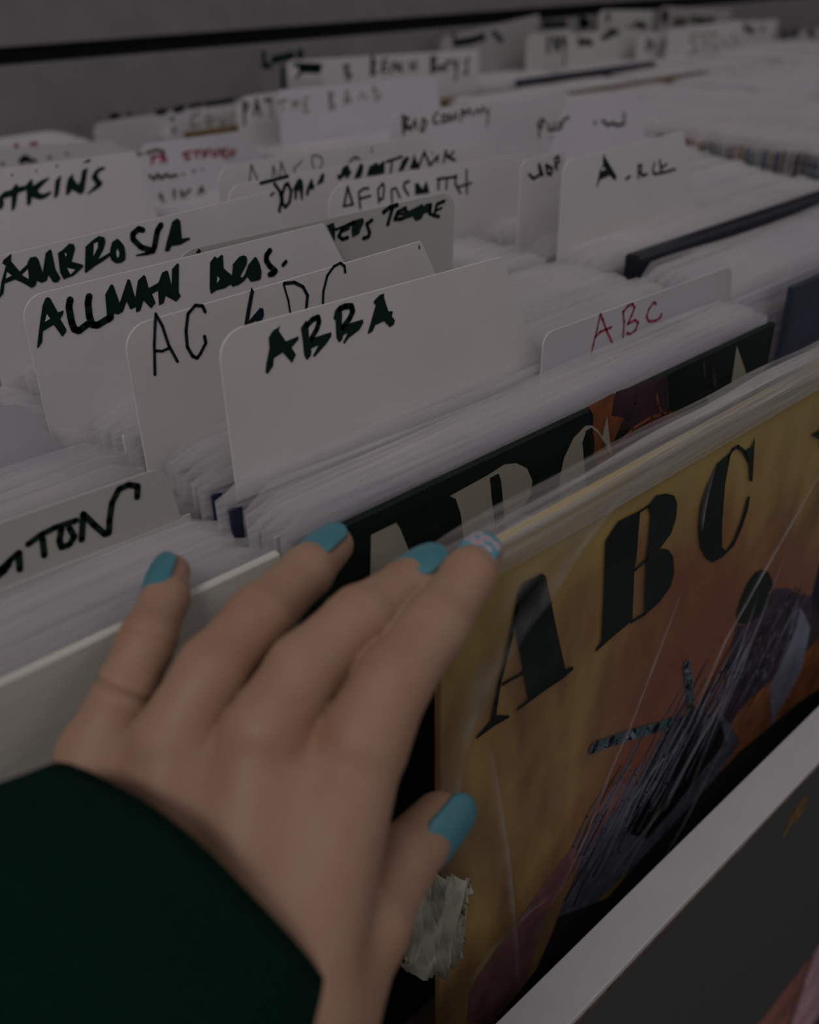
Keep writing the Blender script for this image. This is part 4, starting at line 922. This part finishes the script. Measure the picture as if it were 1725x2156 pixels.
M_NAIL = plain('teal_nail_polish', (0.058, 0.205, 0.248), 0.42, 0.08, 120, spec=0.5)
def flower_nail():
    m, nt, b = newmat('flower_nail_polish'); b.inputs['Roughness'].default_value = 0.32
    tc = N(nt, 'ShaderNodeTexCoord'); vo = N(nt, 'ShaderNodeTexVoronoi'); vo.inputs['Scale'].default_value = 210; vo.inputs['Randomness'].default_value = 0.6
    nt.links.new(tc.outputs['Object'], vo.inputs['Vector'])
    r = ramp(nt, [(0.12, (0.50, 0.26, 0.29)), (0.42, (0.45, 0.36, 0.40)), (0.56, (0.06, 0.28, 0.36)), (0.9, (0.06, 0.28, 0.36))])
    nt.links.new(vo.outputs['Distance'], r.inputs[0]); nt.links.new(r.outputs[0], b.inputs['Base Color'])
    return m
def nail(fi, n_hint, frac, wid, length, rad, mat, lift=0.0004, tipr=0.8, rise=0.0):
    (a, ra), (b, rb) = FING[fi][-2], FING[fi][-1]
    A, B = cp(*a), cp(*b); ax = (B - A) / np.linalg.norm(B - A)
    n = np.array(n_hint, float); n -= ax * (n @ ax); n /= np.linalg.norm(n)
    if rise: ax = ax + n * rise; ax /= np.linalg.norm(ax); n -= ax * (n @ ax); n /= np.linalg.norm(n)
    sd = np.cross(ax, n)
    c = A + (B - A) * frac + n * (ra + (rb - ra) * frac + lift)
    NS, NT = 12, 14; vs = []
    for layer in (0, 1):
        for k in range(NT + 1):
            t = k / NT
            hwd = wid / 2
            if t < 0.22: hwd *= math.sqrt(max(0.0, 1 - ((0.22 - t) / 0.22) ** 2 * 0.85))
            if t > 1 - 0.34: hwd *= math.sqrt(max(0.0, 1 - ((t - 0.66) / 0.34) ** 2 * 0.9)) * 1.0
            for i in range(NS + 1):
                s = -1 + 2 * i / NS; th = s * hwd / rad
                # outline bows at both ends
                tt = t
                q = c + ax * ((tt - 0.5) * length) + sd * (rad * math.sin(th)) + n * (rad * math.cos(th) - rad - 0.9 * (tt - 0.35) ** 2 * length * 0.16 - layer * 0.0007)
                vs.append(cam2world(q) - Vector(PO))
    W_ = NS + 1; fs = []
    for layer in (0, 1):
        o_ = layer * (NT + 1) * W_
        for k in range(NT):
            for i in range(NS):
                q = (o_ + k * W_ + i, o_ + k * W_ + i + 1, o_ + (k + 1) * W_ + i + 1, o_ + (k + 1) * W_ + i); fs.append(q if layer == 0 else q[::-1])
    h = (NT + 1) * W_
    rim = [i for i in range(W_)] + [k * W_ + NS for k in range(1, NT + 1)] + [NT * W_ + i for i in range(NS - 1, -1, -1)] + [k * W_ for k in range(NT - 1, 0, -1)]
    for a_, b_ in zip(rim, rim[1:] + rim[:1]): fs.append((a_, b_, h + b_, h + a_))
    me = mesh('nail', vs, fs, True)
    bm = bmesh.new(); bm.from_mesh(me); bmesh.ops.recalc_face_normals(bm, faces=bm.faces[:]); bm.to_mesh(me); bm.free()
    return link('nail', me, hand, mat)
nail('little', (-0.30, -0.14, -0.94), 0.50, 0.0130, 0.0200, 0.0085, M_NAIL, 0.0013)
nail('ring', (-0.40, -0.50, -0.76), 0.66, 0.0160, 0.0200, 0.0097, M_NAIL, 0.0008)
nail('middle', (-0.34, -0.62, -0.70), 0.44, 0.0172, 0.0200, 0.0105, M_NAIL, 0.0012)
k_ = nail('index', (-0.12, -0.46, -0.88), 0.62, 0.0145, 0.0172, 0.0088, flower_nail()); k_['label'] = 'teal nail with pink flower dots'
nail('thumb', (0.42, 0.16, -0.89), 0.86, 0.0185, 0.0265, 0.0115, M_NAIL)

# ---- black cuff
def cuff():
    C0 = cp(386, 1952, .240); a = np.array([-.45, .47, -.68]); a /= np.linalg.norm(a)
    ch = np.array([.63, .78, 0.0]); ch -= a * (ch @ a); ch /= np.linalg.norm(ch); nn = np.cross(ch, a); nn /= np.linalg.norm(nn)
    if nn[2] > 0: nn = -nn
    ROW = [(-0.002, .0425), (0.004, .0445), (0.012, .0475), (0.03, .0535), (0.06, .059), (0.10, .060), (0.15, .060)]
    vs, NA = [], 48
    for s, r in ROW:
        for i in range(NA):
            t = 2 * math.pi * i / NA
            rr = r * (1 + 0.02 * math.sin(3 * t + s * 40) + 0.015 * math.sin(7 * t - s * 60))
            q = C0 + a * s + ch * (rr * 1.25 * math.cos(t)) + nn * (rr * 0.90 * math.sin(t))
            vs.append(cam2world(q) - Vector(PO))
    fs = [(k * NA + i, k * NA + (i + 1) % NA, (k + 1) * NA + (i + 1) % NA, (k + 1) * NA + i) for k in range(len(ROW) - 1) for i in range(NA)]
    o = link('sleeve', mesh('sleeve', vs, fs, True), person, M_CLOTH)
    md = o.modifiers.new('thick', 'SOLIDIFY'); md.thickness = 0.003; md.offset = -1
    o['label'] = 'black cloth cuff'
cuff()
